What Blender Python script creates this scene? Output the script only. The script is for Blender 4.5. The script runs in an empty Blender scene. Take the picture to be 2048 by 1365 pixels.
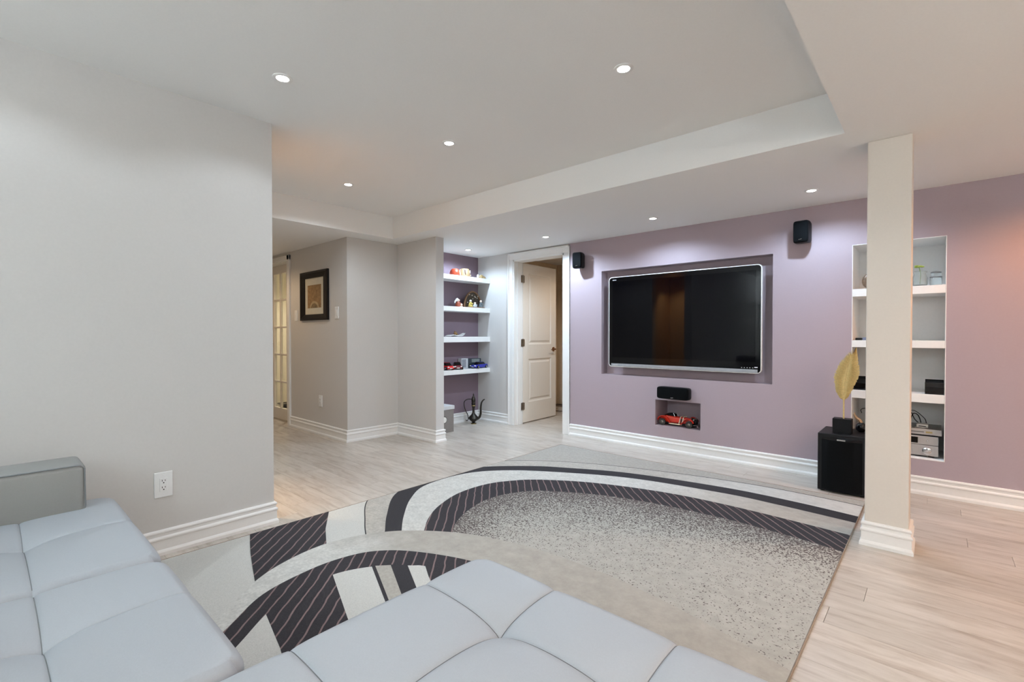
import bpy, bmesh, math, random
from mathutils import Vector, Matrix
random.seed(7)
PI = math.pi
S = bpy.context.scene
COL = S.collection

# ------------------------------------------------------------------ camera
CAMZ = 1.115
cd = bpy.data.cameras.new('camera'); cam = bpy.data.objects.new('camera', cd); COL.objects.link(cam)
cam.location = (0, 0, CAMZ)
cam.rotation_euler = (math.radians(90 - 0.696), 0, math.radians(41.813))
cd.sensor_width = 36; cd.lens = 950.64 / 2048 * 36; cd.clip_start = 0.02
S.camera = cam
# ------------------------------------------------------------------ world, exposure
w = bpy.data.worlds.new('world'); S.world = w; w.use_nodes = True
w.node_tree.nodes['Background'].inputs[0].default_value = (.8, .85, 1, 1)
w.node_tree.nodes['Background'].inputs[1].default_value = 0.05
vs = S.view_settings
vs.view_transform = 'Standard'; vs.look = 'None'; vs.gamma = 1; vs.use_curve_mapping = False
vs.exposure = 0.14
COOL = (.78, .90, 1.0); COOLER = (.62, .80, 1.0); WARM = (1.0, .44, .15)
P_CEIL, P_SOF, P_WARM = 15.5, 39, 46      # watts of the downlights
# room numbers (metres)
XL, YF = -2.93, 4.39           # left wall, television wall
ZC, ZS = 2.36, 2.135           # tray ceiling, bulkhead underside
TX0, TX1, TY1 = -4.30, -.355, 2.917

# ------------------------------------------------------------------ helpers
def lin(c):
    r = []
    for v in c[:3]:
        v /= 255; r.append(v / 12.92 if v <= .04045 else ((v + .055) / 1.055) ** 2.4)
    return (*r, 1)
MATS = {}
def mat(name, c, rough=.5, metal=0, var=.04, scale=40, bump=0, spec=.5, coat=0, emit=0, stretch=None):
    if name in MATS: return MATS[name]
    m = bpy.data.materials.new(name); m.use_nodes = True; nt = m.node_tree
    b = nt.nodes['Principled BSDF']
    b.inputs['Roughness'].default_value = rough; b.inputs['Metallic'].default_value = metal
    b.inputs['Specular IOR Level'].default_value = spec; b.inputs['Coat Weight'].default_value = coat
    tc = nt.nodes.new('ShaderNodeTexCoord'); n = nt.nodes.new('ShaderNodeTexNoise')
    n.inputs['Scale'].default_value = scale; n.inputs['Detail'].default_value = 3
    src = tc.outputs['Object']
    if stretch:
        mp = nt.nodes.new('ShaderNodeMapping'); mp.inputs['Scale'].default_value = stretch
        nt.links.new(src, mp.inputs[0]); src = mp.outputs[0]
    nt.links.new(src, n.inputs['Vector'])
    r = nt.nodes.new('ShaderNodeValToRGB'); c = lin(c)
    r.color_ramp.elements[0].position = .3; r.color_ramp.elements[1].position = .7
    r.color_ramp.elements[0].color = (*[v * (1 - var) for v in c[:3]], 1)
    r.color_ramp.elements[1].color = (*[min(1, v * (1 + var)) for v in c[:3]], 1)
    nt.links.new(n.outputs[0], r.inputs[0]); nt.links.new(r.outputs[0], b.inputs['Base Color'])
    if bump:
        bp = nt.nodes.new('ShaderNodeBump'); bp.inputs['Strength'].default_value = bump; bp.inputs['Distance'].default_value = .002
        nt.links.new(n.outputs[0], bp.inputs['Height']); nt.links.new(bp.outputs[0], b.inputs['Normal'])
    if emit:
        b.inputs['Emission Color'].default_value = c; b.inputs['Emission Strength'].default_value = emit
    MATS[name] = m
    return m

class MB:
    """collects shapes and links them as one mesh"""
    def __init__(s): s.bm = bmesh.new()
    def _faces(s, vs, fs, M=None):
        bv = [s.bm.verts.new(M @ Vector(v) if M else v) for v in vs]
        out = []
        for f in fs:
            try: out.append(s.bm.faces.new([bv[i] for i in f]))
            except ValueError: pass
        return bv, out
    def box(s, x0, x1, y0, y1, z0, z1, bev=0, seg=2, M=None):
        vs = [(x, y, z) for x in (x0, x1) for y in (y0, y1) for z in (z0, z1)]
        fs = [(0, 1, 3, 2), (4, 6, 7, 5), (0, 4, 5, 1), (2, 3, 7, 6), (0, 2, 6, 4), (1, 5, 7, 3)]
        bv, ff = s._faces(vs, fs, M)
        if bev:
            es = list({e for f in ff for e in f.edges})
            bmesh.ops.bevel(s.bm, geom=es, offset=bev, segments=seg, affect='EDGES', profile=.5)
        return s
    def prism(s, poly, z0, z1, M=None, bev=0, seg=2):
        n = len(poly); vs = [(p[0], p[1], z0) for p in poly] + [(p[0], p[1], z1) for p in poly]
        fs = [tuple(range(n))[::-1], tuple(range(n, 2 * n))] + [(i, (i + 1) % n, n + (i + 1) % n, n + i) for i in range(n)]
        bv, ff = s._faces(vs, fs, M)
        if bev:
            es = list(set(ff[1].edges) | set(ff[0].edges))
            bmesh.ops.bevel(s.bm, geom=es, offset=bev, segments=seg, affect='EDGES', profile=.5)
        return s
    def lathe(s, prof, n=24, M=None, close=True):
        vs, fs = [], []
        for r, z in prof:
            for k in range(n): vs.append((r * math.cos(2 * PI * k / n), r * math.sin(2 * PI * k / n), z))
        for i in range(len(prof) - 1):
            for k in range(n):
                a, b = i * n + k, i * n + (k + 1) % n
                fs.append((a, b, b + n, a + n))
        if close:
            fs.append(tuple(range(n))[::-1]); fs.append(tuple(range((len(prof) - 1) * n, len(prof) * n)))
        s._faces(vs, fs, M); return s
    def tube(s, pts, rad, n=8, M=None, flat=1.0):
        pts = [Vector(p) for p in pts]; k = len(pts)
        if not isinstance(rad, (list, tuple)): rad = [rad] * k
        vs, fs = [], []; up = Vector((0, 0, 1)); last = None
        for i, p in enumerate(pts):
            t = (pts[min(i + 1, k - 1)] - pts[max(i - 1, 0)]).normalized()
            if last is None:
                a = t.cross(up)
                if a.length < 1e-3: a = t.cross(Vector((1, 0, 0)))
            else: a = last - t * last.dot(t)
            a.normalize(); last = a; b = t.cross(a)
            for j in range(n):
                an = 2 * PI * j / n
                vs.append(p + (a * math.cos(an) + b * math.sin(an) * flat) * rad[i])
        for i in range(k - 1):
            for j in range(n):
                c, d = i * n + j, i * n + (j + 1) % n
                fs.append((c, d, d + n, c + n))
        fs.append(tuple(range(n))[::-1]); fs.append(tuple(range((k - 1) * n, k * n)))
        s._faces(vs, fs, M); return s
    def ball(s, c, r, sc=(1, 1, 1), n=12, M=None):
        vs, fs = [], []; h = n // 2
        for i in range(1, h):
            t = PI * i / h
            for k in range(n):
                p = 2 * PI * k / n
                vs.append((c[0] + r * sc[0] * math.sin(t) * math.cos(p), c[1] + r * sc[1] * math.sin(t) * math.sin(p), c[2] + r * sc[2] * math.cos(t)))
        for i in range(h - 2):
            for k in range(n):
                a, b = i * n + k, i * n + (k + 1) % n
                fs.append((a, a + n, b + n, b))
        top = len(vs); vs += [(c[0], c[1], c[2] + r * sc[2]), (c[0], c[1], c[2] - r * sc[2])]
        for k in range(n):
            fs.append((top, k, (k + 1) % n)); o = (h - 2) * n
            fs.append((top + 1, o + (k + 1) % n, o + k))
        s._faces(vs, fs, M); return s
    def loft(s, rings, M=None, cap=True):
        n = len(rings[0]); vs = [v for r in rings for v in r]; fs = []
        for i in range(len(rings) - 1):
            for j in range(n):
                a, b = i * n + j, i * n + (j + 1) % n
                fs.append((a, b, b + n, a + n))
        if cap: fs.append(tuple(range(n))[::-1]); fs.append(tuple(range((len(rings) - 1) * n, len(rings) * n)))
        s._faces(vs, fs, M); return s
    def build(s, name, m, parent=None, smooth=False, label=None):
        bmesh.ops.recalc_face_normals(s.bm, faces=s.bm.faces[:])
        me = bpy.data.meshes.new(name); s.bm.to_mesh(me); s.bm.free()
        if smooth:
            for p in me.polygons: p.use_smooth = True
            if smooth != 'all':
                try: me.set_sharp_from_angle(angle=math.radians(40))
                except Exception: pass
        me.materials.append(m)
        o = bpy.data.objects.new(name, me); COL.objects.link(o)
        if parent: o.parent = parent
        if label: o['label'] = label
        return o
def tag(o, label, cat, group=None):
    o['label'] = label; o['category'] = cat
    if group: o['group'] = group
    return o
def thing(name, label, cat, loc=(0, 0, 0), rz=0, group=None):
    o = bpy.data.objects.new(name, None); COL.objects.link(o); o.empty_display_size = .05
    o.location = loc; o.rotation_euler = (0, 0, rz)
    return tag(o, label, cat, group)
def struct(o): o['kind'] = 'structure'; return o
def stroot(name, loc=(0, 0, 0), rz=0):
    o = bpy.data.objects.new(name, None); COL.objects.link(o); o.empty_display_size = .05
    o.location = loc; o.rotation_euler = (0, 0, rz); return struct(o)
def copy_tree(o, parent=None):
    c = o.copy(); COL.objects.link(c)
    if parent: c.parent = parent
    for ch in list(o.children): copy_tree(ch, c)
    return c
def crom(pts, k=8):
    P = [Vector((*p, 0)) if len(p) == 2 else Vector(p) for p in pts]; out = []
    for i in range(len(P) - 1):
        a, b, c, d = P[max(i - 1, 0)], P[i], P[i + 1], P[min(i + 2, len(P) - 1)]
        for j in range(k):
            t = j / k
            out.append(.5 * (2 * b + (c - a) * t + (2 * a - 5 * b + 4 * c - d) * t * t + (3 * b - a - 3 * c + d) * t ** 3))
    out.append(P[-1]); return out
T = Matrix.Translation
def RX(a): return Matrix.Rotation(a, 4, 'X')
def RY(a): return Matrix.Rotation(a, 4, 'Y')
def RZ(a): return Matrix.Rotation(a, 4, 'Z')

# ------------------------------------------------------------------ materials
M_GREY = mat('grey_wall_paint', (208, 205, 201), .75, var=.012, scale=90, bump=.05)
M_MAUVE = mat('mauve_wall_paint', (171, 155, 161), .7, var=.012, scale=90, bump=.05)
M_CEIL = mat('ceiling_paint', (243, 242, 239), .85, var=.01, scale=120, bump=.06)
M_WHITE = mat('white_trim_paint', (240, 239, 236), .35, var=.01, scale=60)
M_DOOR = mat('white_door_paint', (236, 228, 216), .4, var=.01, scale=60)
M_NICHE = mat('white_niche_paint', (244, 243, 240), .6, var=.012, scale=80)
M_BLACK = mat('black_plastic', (6, 7, 9), .45, var=.1, scale=200, spec=.22)
M_BLACKG = mat('gloss_black', (5, 5, 7), .08, var=.1, scale=30, spec=.35)
M_GRILLE = mat('speaker_cloth', (5, 7, 9), .9, var=.3, scale=900, bump=.2, spec=.15)
M_CHROME = mat('chrome', (205, 205, 205), .18, 1, var=.02)
M_NICKEL = mat('brushed_nickel', (150, 142, 132), .3, 1, var=.05, scale=200)
M_SILVER = mat('silver_plastic', (172, 166, 162), .35, .5, var=.03, scale=300)
M_PLATE = mat('white_plastic', (238, 238, 236), .3, var=.01)
M_DARK = mat('dark_slot', (18, 17, 16), .6)
M_LEATHER = mat('pale_grey_leather', (166, 171, 176), .45, var=.02, scale=260, bump=.12)
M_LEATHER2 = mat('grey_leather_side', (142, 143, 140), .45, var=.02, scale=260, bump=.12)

def floor_material():
    m = bpy.data.materials.new('pale_oak_plank'); m.use_nodes = True; nt = m.node_tree; b = nt.nodes['Principled BSDF']
    L = nt.links.new; N = nt.nodes.new
    tc = N('ShaderNodeTexCoord'); oi = N('ShaderNodeObjectInfo'); ad = N('ShaderNodeVectorMath'); ad.operation = 'ADD'
    sc = N('ShaderNodeVectorMath'); sc.operation = 'SCALE'; sc.inputs['Scale'].default_value = 37
    cb = N('ShaderNodeCombineXYZ'); L(oi.outputs['Random'], cb.inputs[0]); L(oi.outputs['Random'], cb.inputs[1]); L(oi.outputs['Random'], cb.inputs[2])
    L(cb.outputs[0], sc.inputs[0]); L(tc.outputs['Object'], ad.inputs[0]); L(sc.outputs[0], ad.inputs[1])
    mp = N('ShaderNodeMapping'); mp.inputs['Scale'].default_value = (2.4, 14, 1); L(ad.outputs[0], mp.inputs[0])
    n1 = N('ShaderNodeTexNoise'); n1.inputs['Scale'].default_value = 1.6; n1.inputs['Detail'].default_value = 6; n1.inputs['Roughness'].default_value = .65
    n1.inputs['Distortion'].default_value = .5; L(mp.outputs[0], n1.inputs['Vector'])
    r = N('ShaderNodeValToRGB'); e = r.color_ramp.elements
    e[0].position = .3; e[0].color = lin((166, 153, 140)); e[1].position = .68; e[1].color = lin((204, 196, 186))
    q = e.new(.5); q.color = lin((192, 183, 172))
    L(n1.outputs[0], r.inputs[0])
    hv = N('ShaderNodeHueSaturation'); mr = N('ShaderNodeMapRange'); mr.inputs[3].default_value = .9; mr.inputs[4].default_value = 1.06
    L(oi.outputs['Random'], mr.inputs[0]); L(mr.outputs[0], hv.inputs['Value']); L(r.outputs[0], hv.inputs['Color'])
    L(hv.outputs[0], b.inputs['Base Color']); b.inputs['Roughness'].default_value = .29
    bp = N('ShaderNodeBump'); bp.inputs['Strength'].default_value = .12; bp.inputs['Distance'].default_value = .001
    L(n1.outputs[0], bp.inputs['Height']); L(bp.outputs[0], b.inputs['Normal'])
    return m
M_FLOOR = floor_material()
M_GAP = mat('plank_underlay', (120, 108, 96), .6)

# ------------------------------------------------------------------ floor
floor = struct(MB().box(-8.2, 2.7, -3.2, 6.4, -.06, -.012).build('floor', M_GAP))
PW, PLEN = .142, 1.26
def plank_mesh():
    mb = MB(); mb.box(0, PLEN - .0012, 0, PW - .0012, -.012, 0, bev=.0007, seg=1)
    o = mb.build('plank', M_FLOOR); me = o.data; bpy.data.objects.remove(o); return me
PM = plank_mesh(); cnt = 0; far = []
row0 = 2.882 - PW * 23
for j in range(38):
    y = row0 + j * PW
    off = (j * .47 + (j * j % 5) * .21) % PLEN
    for i in range(-1, 8):
        x = -7.1 + off + i * PLEN - PLEN * .0
        if x > 1.3 or x + PLEN < -7.2: continue
        if (x < -3.2 and y < .9) or (x < -6.0 and y > 2.6): far.append((x, y)); continue
        if x + PLEN > 1.7 and y < .3: far.append((x, y)); continue
        if cnt < 292:
            o = bpy.data.objects.new('plank', PM); COL.objects.link(o); o.parent = floor; o.location = (x, y, 0); cnt += 1
        else: far.append((x, y))
for j in range(-26, 26):                      # the rest of the boards, out of the picture or far off
    y = row0 + j * PW
    for i in range(9):
        x = -7.3 + (j * .47 % PLEN) + i * PLEN
        if 0 <= j < 38:
            if x < 1.45: continue
        elif j < 0 and not (-3.2 > y): pass
        if x + PLEN < 2.7: far.append((x, y))
for j in range(38, 50):
    for i in range(3): far.append((-4.6 + (j * .37 % .6) + i * PLEN, row0 + j * PW))
for j in range(22, 36):
    far.append((-7.9 + (j * .3 % .5), row0 + j * PW)) if row0 + j * PW > 2.6 else None
seen = set(); mb = MB()
for x, y in far:
    k = (round(x, 2), round(y, 2))
    if k in seen: continue
    seen.add(k); mb.box(x, x + PLEN - .0012, y, y + PW - .0012, -.0125, -.0004)
o = mb.build('plank', M_FLOOR, floor); o['kind'] = 'stuff'

# ------------------------------------------------------------------ ceiling (tray with bulkheads round it)
mb = MB()
mb.box(TX0, TX1, -3.2, TY1, ZC, ZC + .06)
mb.box(-8.2, 2.7, TY1, YF + .5, ZS, ZC + .06)
mb.box(-8.2, TX0, -3.2, TY1, ZS, ZC + .06)
mb.box(TX1, 2.7, -3.2, TY1, ZS, ZC + .06)
mb.box(-5.0, -1.5, YF + .12, 6.4, 2.25, 2.3)
ceiling = struct(mb.build('ceiling', M_CEIL))

# ------------------------------------------------------------------ walls
def wall_holes(name, y, x0, x1, z0, z1, holes, m):
    """wall facing -Y with recesses (depth) or openings (depth None)"""
    xs = sorted({x0, x1, *[h[0] for h in holes], *[h[1] for h in holes]})
    zs = sorted({z0, z1, *[h[2] for h in holes], *[h[3] for h in holes]})
    mb = MB()
    for a, b in zip(xs, xs[1:]):
        for c, d in zip(zs, zs[1:]):
            mx, mz = (a + b) / 2, (c + d) / 2
            if any(h[0] < mx < h[1] and h[2] < mz < h[3] for h in holes): continue
            mb._faces([(a, y, c), (b, y, c), (b, y, d), (a, y, d)], [(0, 1, 2, 3)])
    for h in holes:
        a, b, c, d, dep = h; Y = y + (dep or .11)
        mb._faces([(a, y, c), (b, y, c), (b, y, d), (a, y, d), (a, Y, c), (b, Y, c), (b, Y, d), (a, Y, d)],
                  [(0, 4, 5, 1), (1, 5, 6, 2), (2, 6, 7, 3), (3, 7, 4, 0)] + ([(4, 7, 6, 5)] if dep else []))
    bmesh.ops.remove_doubles(mb.bm, verts=mb.bm.verts[:], dist=1e-5)
    me = bpy.data.meshes.new(name); mb.bm.to_mesh(me); mb.bm.free(); me.materials.append(m)
    o = bpy.data.objects.new(name, me); COL.objects.link(o); return struct(o)
TVN = (-2.654, -1.021, .705, 1.792, .115)
CARN = (-2.048, -1.611, .24, .488, .28)
AVN = (-.482, .045, .245, 1.795, .42)
DX0, DX1, DZ = -3.90, -3.135, 2.04
wf = wall_holes('wall_front', YF, -3.09, 2.6, 0, ZS, [TVN, CARN, AVN], M_MAUVE)
# white lining of the right hand niche
ln = MB(); a, b, c, d, dep = AVN; e = .004
ln._faces([(a + e, YF, c + e), (b - e, YF, c + e), (b - e, YF, d - e), (a + e, YF, d - e), (a + e, YF + dep - e, c + e), (b - e, YF + dep - e, c + e), (b - e, YF + dep - e, d - e), (a + e, YF + dep - e, d - e)],
          [(0, 4, 5, 1), (1, 5, 6, 2), (2, 6, 7, 3), (3, 7, 4, 0), (4, 7, 6, 5)])
for (x0, x1, z0, z1) in ((a, a + e, c, d), (b - e, b, c, d), (a, b, c, c + e), (a, b, d - e, d)):
    ln._faces([(x0, YF - .001, z0), (x1, YF - .001, z0), (x1, YF - .001, z1), (x0, YF - .001, z1)], [(0, 1, 2, 3)])
ln.build('niche_lining', M_NICHE, wf)
wall_holes('wall_front_left', YF, -4.53, -3.09, -.03, ZS, [(DX0, DX1, -.03, DZ, None)], M_GREY)
struct(MB().box(XL - .12, XL, -3.1, 1.153, 0, ZC).build('wall_left', M_GREY))
struct(MB().box(-7.2, -3.6, 1.03, 1.153, 0, ZC).build('wall_hall', M_GREY))
struct(MB().box(-3.6, XL - .12, .39, .45, 0, ZC).box(-3.66, -3.6, .39, 1.03, 0, ZC).box(-3.6, XL - .12, .45, 1.1, 2.125, ZC).build('wall_closet', mat('tan_closet_paint', (222, 188, 146), .6)))
# block that carries the framed print, with its inner corner and the short wall beside the alcove
struct(MB().prism([(-5.90, 2.535), (-4.562, 2.535), (-4.54, 3.14), (-3.865, 3.14), (-3.865, 3.245), (-5.9, 3.245)], 0, ZS).build('wall_picture', M_GREY))
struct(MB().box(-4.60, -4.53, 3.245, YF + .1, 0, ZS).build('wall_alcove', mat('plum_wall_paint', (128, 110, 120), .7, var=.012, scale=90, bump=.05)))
struct(MB().box(-7.3, -7.2, 1.03, 2.66, 0, ZS).build('wall_hall_end', M_GREY))
struct(MB().box(-7.2, -6.76, 2.535, 2.66, 0, ZS).box(-6.76, -5.90, 2.535, 2.66, 2.05, ZS).build('wall_hall_right', M_GREY))
struct(MB().box(-8.1, -5.85, 4.0, 4.06, 0, ZS).box(-8.16, -8.1, 2.66, 4.0, 0, ZS).box(-8.1, -6.76, 2.66, 2.70, 0, ZS).box(-5.85, -5.79, 3.245, 4.06, 0, ZS).build('wall_far_room', mat('cream_wall_paint', (240, 232, 214), .7)))
struct(MB().box(-3.3, 2.7, -3.2, -3.1, 0, ZC).build('wall_back', M_GREY))
struct(MB().box(2.6, 2.7, -3.1, YF, 0, ZS).build('wall_right', M_GREY))
struct(MB().box(-4.66, -4.6, YF + .12, 6.3, 0, 2.25).box(-4.66, -1.6, 6.24, 6.3, 0, 2.25).box(-1.66, -1.6, YF + .5, 6.3, 0, 2.25).build('wall_other_room', mat('warm_wall_paint', (226, 208, 182), .7)))
# pillar
px0, px1, py0, py1 = -.282, -.10, 3.135, 3.325
pillar = struct(MB().box(px0, px1, py0, py1, 0, ZS, bev=.004).build('pillar', mat('pillar_paint', (218, 210, 200), .7, var=.012, scale=90)))

# ------------------------------------------------------------------ baseboards
BPROF = [(0, 0), (.021, 0), (.021, .016), (.017, .024), (.013, .029), (.0125, .074), (.0165, .078), (.0175, .085), (.0145, .091), (.0095, .095), (.0085, .106), (.0125, .110), (.0145, .117), (.011, .124), (0, .127)]
def baseboard(name, path, side=1, closed=False, parent=None):
    P = [Vector(p) for p in path]; n = len(P); rings = []
    for i in range(n):
        if closed or 0 < i < n - 1:
            a = (P[i] - P[i - 1]).normalized(); b = (P[(i + 1) % n] - P[i]).normalized()
        elif i == 0: a = b = (P[1] - P[0]).normalized()
        else: a = b = (P[-1] - P[-2]).normalized()
        na, nb = Vector((a.y, -a.x)) * side, Vector((b.y, -b.x)) * side
        d = (na + nb); d = d / max(d.dot(na), .2)
        rings.append([(P[i].x + d.x * o, P[i].y + d.y * o, z) for o, z in BPROF])
    if closed: rings.append(rings[0])
    o = MB().loft(rings, cap=not closed).build(name, M_WHITE, parent)
    if not parent: struct(o)
    return o
baseboard('baseboard_left', [(XL, -3.1), (XL, 1.153), (XL - .12, 1.153)], 1)
baseboard('baseboard_front', [(-3.055, YF), (2.6, YF)], 1)
baseboard('baseboard_picture', [(-5.90, 2.535), (-4.562, 2.535), (-4.54, 3.14), (-3.865, 3.14), (-3.865, 3.245), (-4.3, 3.245)], 1)
baseboard('baseboard_alcove', [(-4.53, 3.25), (-4.53, YF), (-3.98, YF)], 1)
baseboard('baseboard_hall', [(-3.6, 1.153), (-7.2, 1.153)], -1 if False else 1)
baseboard('baseboard_far', [(-8.1, 4.0), (-5.85, 4.0)], 1)
baseboard('baseboard_right', [(2.6, YF), (2.6, -3.1)], 1)
baseboard('baseboard', [(px0, py0), (px1, py0), (px1, py1), (px0, py1)], 1, True, pillar)

# ------------------------------------------------------------------ panel door with casing
mb = MB()
for x0, x1, ob in ((DX0 - .08, DX0, DX0 - .08), (DX1, DX1 + .08, DX1 + .062)):
    mb.box(x0, x1, YF - .016, YF + .001, 0, DZ, bev=.003)
    mb.box(ob, ob + .018, YF - .024, YF, 0, DZ + .08, bev=.004)
mb.box(DX0 - .08, DX1 + .08, YF - .016, YF + .001, DZ, DZ + .08, bev=.003)
mb.box(DX0 - .08, DX1 + .08, YF - .024, YF, DZ + .062, DZ + .08, bev=.004)
mb.box(DX0 - .0, DX0 + .018, YF - .01, YF + .15, 0, DZ).box(DX1 - .018, DX1, YF - .01, YF + .15, 0, DZ).box(DX0, DX1, YF - .01, YF + .15, DZ - .018, DZ)
mb.box(DX0 + .018, DX0 + .028, YF + .05, YF + .105, 0, DZ - .018).box(DX1 - .028, DX1 - .018, YF + .05, YF + .105, 0, DZ - .018)
struct(mb.build('trim_1', M_WHITE))
door = stroot('door_1', (DX0 + .022, YF + .152, 0), math.radians(3.0))
DW, DH, DT = .745, 2.01, .036          # leaf runs along local +Y from its hinge, face on local +X
mb = MB(); st = .115; zb, zm0, zm1, zt = .25, .80, .985, DH - .12
for y0, y1, z0, z1 in ((0, st, 0, DH), (DW - st, DW, 0, DH), (st, DW - st, 0, zb), (st, DW - st, zm0, zm1), (st, DW - st, zt, DH)):
    mb.box(-DT, 0, y0, y1, z0 + .012, z1 + .012 if z1 == DH else z1 + .012)
mb.build('door_leaf', M_DOOR, door)
def door_panel(z0, z1):
    mb = MB(); rings = []
    y0, y1, z0, z1 = st, DW - st, z0 + .012, z1 + .012
    for ins, x in ((0, 0), (.012, -.010), (.028, -.012), (.05, -.002), (.054, -.002)):
        rings.append([(x, y0 + ins, z0 + ins), (x, y1 - ins, z0 + ins), (x, y1 - ins, z1 - ins), (x, y0 + ins, z1 - ins)])
    rings = [[(-DT, y0, z0), (-DT, y1, z0), (-DT, y1, z1), (-DT, y0, z1)]] + rings
    mb.loft(rings).build('panel', M_DOOR, door)
door_panel(zb, zm0); door_panel(zm1, zt)
for z in (.22, 1.02, 1.82):
    h = MB().box(.0, .004, -.002, .03, z - .045, z + .045, bev=.001).box(-.002, .002, -.034, -.004, z - .045, z + .045)
    h.lathe([(.006, z - .05), (.006, z + .05)], 10, T((.004, -.003, 0))).build('hinge', M_NICKEL, door)
kb = MB().lathe([(.03, 0), (.03, .006), (.012, .01), (.011, .04)], 18, T((0, DW - .065, .925)) @ RY(PI / 2))
kb.tube([(.04, DW - .065, .925), (.043, DW - .09, .925), (.043, DW - .17, .92)], [.010, .009, .007], 8)
kb.build('handle', mat('antique_bronze', (150, 110, 80), .3, 1), door, True)

# ------------------------------------------------------------------ glazed door at the hall end
fd = stroot('door_2', (0, 0, 0))
FX0, FX1, FY = -6.745, -5.965, 2.63
mb = MB(); stl, mun, pw = .105, .058, .152
mb.box(FX0, FX0 + stl, FY, FY + .036, .01, 2.03).box(FX1 - stl, FX1, FY, FY + .036, .01, 2.03)
mb.box(FX0 + stl, FX1 - stl, FY, FY + .036, .01, .155).box(FX0 + stl, FX1 - stl, FY, FY + .036, 1.925, 2.03)
ix0, ix1 = FX0 + stl, FX1 - stl; cw = (ix1 - ix0 + .03) / 3; rows = 5; rh = (1.925 - .155 + .024) / rows
mb.build('door_leaf', M_DOOR, fd)
mb = MB()
for k in (1, 2): mb.box(ix0 + k * cw - .03, ix0 + k * cw, FY + .004, FY + .032, .155, 1.925, bev=.004)
for k in range(1, rows): mb.box(ix0, ix1, FY + .002, FY + .034, .155 + k * rh - .024, .155 + k * rh, bev=.004)
mb.build('glazing_bar', M_DOOR, fd)
gm = bpy.data.materials.new('pane_glass'); gm.use_nodes = True; nt = gm.node_tree
for n in list(nt.nodes):
    if n.type != 'OUTPUT_MATERIAL': nt.nodes.remove(n)
tr = nt.nodes.new('ShaderNodeBsdfTransparent'); gl = nt.nodes.new('ShaderNodeBsdfGlossy'); mx = nt.nodes.new('ShaderNodeMixShader'); fr = nt.nodes.new('ShaderNodeFresnel')
tr.inputs[0].default_value = (.93, .95, .94, 1); gl.inputs['Roughness'].default_value = .03; fr.inputs[0].default_value = 1.5
mx.inputs[0].default_value = .08; nt.links.new(tr.outputs[0], mx.inputs[1]); nt.links.new(gl.outputs[0], mx.inputs[2])
nt.links.new(mx.outputs[0], [n for n in nt.nodes if n.type == 'OUTPUT_MATERIAL'][0].inputs[0])
for k in range(3):
    for j in range(rows):
        MB().box(ix0 + k * cw - .003, ix0 + (k + 1) * cw - .027, FY + .016, FY + .02, .155 + j * rh - .003, .155 + (j + 1) * rh - .021).build('pane', gm, fd)
MB().ball((FX0 + .06, FY - .05, 1.0), .028).tube([(FX0 + .06, FY, 1.0), (FX0 + .06, FY - .05, 1.0)], .01).build('door_knob', M_NICKEL, fd, True)
mb = MB()
mb.box(-5.962, -5.90, 2.512, 2.536, 0, 2.1, bev=.004).box(-6.81, -6.75, 2.512, 2.536, 0, 2.1, bev=.004).box(-6.81, -5.90, 2.512, 2.536, 2.04, 2.1, bev=.004)
mb.box(-5.964, -5.90, 2.536, 2.67, 0, 2.05).box(-6.76, -6.746, 2.536, 2.67, 0, 2.05).box(-6.76, -5.90, 2.536, 2.67, 2.032, 2.05)
struct(mb.build('trim_2', M_WHITE))

# ------------------------------------------------------------------ downlights
M_LENS = mat('lamp_lens', (255, 252, 246), .4, emit=26)
M_LENSW = mat('warm_lamp_lens', (255, 196, 130), .4, emit=14)
def downlight(x, y, z, label, watts, color, m, ang=158, blend=.5):
    t = thing('recessed_downlight', label, 'ceiling light', (x, y, z), 0, 'recessed downlights')
    MB().lathe([(.028, .0), (.029, -.004), (.037, -.0055), (.045, -.003), (.0455, .002), (.028, .002)], 32, close=False).build('trim_ring', M_WHITE, t, True)
    MB().lathe([(.0278, -.0005), (.028, -.003), (.016, -.0045), (.002, -.005)], 28).build('lens', m, t, True)
    ld = bpy.data.lights.new('bulb_light', 'SPOT'); ld.energy = watts; ld.color = color; ld.spot_size = math.radians(ang); ld.spot_blend = blend; ld.shadow_soft_size = .028
    lo = bpy.data.objects.new('bulb_light', ld); COL.objects.link(lo); lo.parent = t; lo.location = (0, 0, -.012)
    return t
for x, y, l in ((-2.37, .985, 'large-looking downlight in the raised ceiling nearest the left wall'),
                (-1.10, 2.01, 'biggest brightest downlight, right of centre in the raised ceiling'),
                (-2.364, 2.032, 'downlight in the middle of the raised ceiling'),
                (-3.63, 2.032, 'small farthest downlight in the raised ceiling, above the hall side'),
                (-1.10, .985, 'downlight in the raised ceiling above the sofa, out of view'),
                (-2.37, -.06, 'downlight over the left end of the sofa, out of view'),
                (-1.10, -.06, 'downlight behind the camera over the sofa back, out of view'),
                (-1.70, -1.6, 'downlight in the raised ceiling near the back wall, out of view')):
    downlight(x, y, ZC, l, P_CEIL * (2.9 if x < -3 else 1.7 if y > 2 else .6 if x < -2 else .10), COOL, M_LENS, *((142, .4) if x < -2 and y < 1.5 else (158, .5)))
for x, y, l in ((-.668, 3.907, 'bulkhead downlight nearest the pillar, above the right wall speaker'),
                (-1.856, 3.918, 'bulkhead downlight above the television'),
                (-3.03, 3.911, 'bulkhead downlight in front of the open white door'),
                (-4.18, 3.888, 'bulkhead downlight over the alcove shelves')):
    downlight(x, y, ZS, l, P_SOF * (1.0 if x < -4 else 1.9 if x < -2.5 else 1), COOLER, M_LENS)
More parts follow.
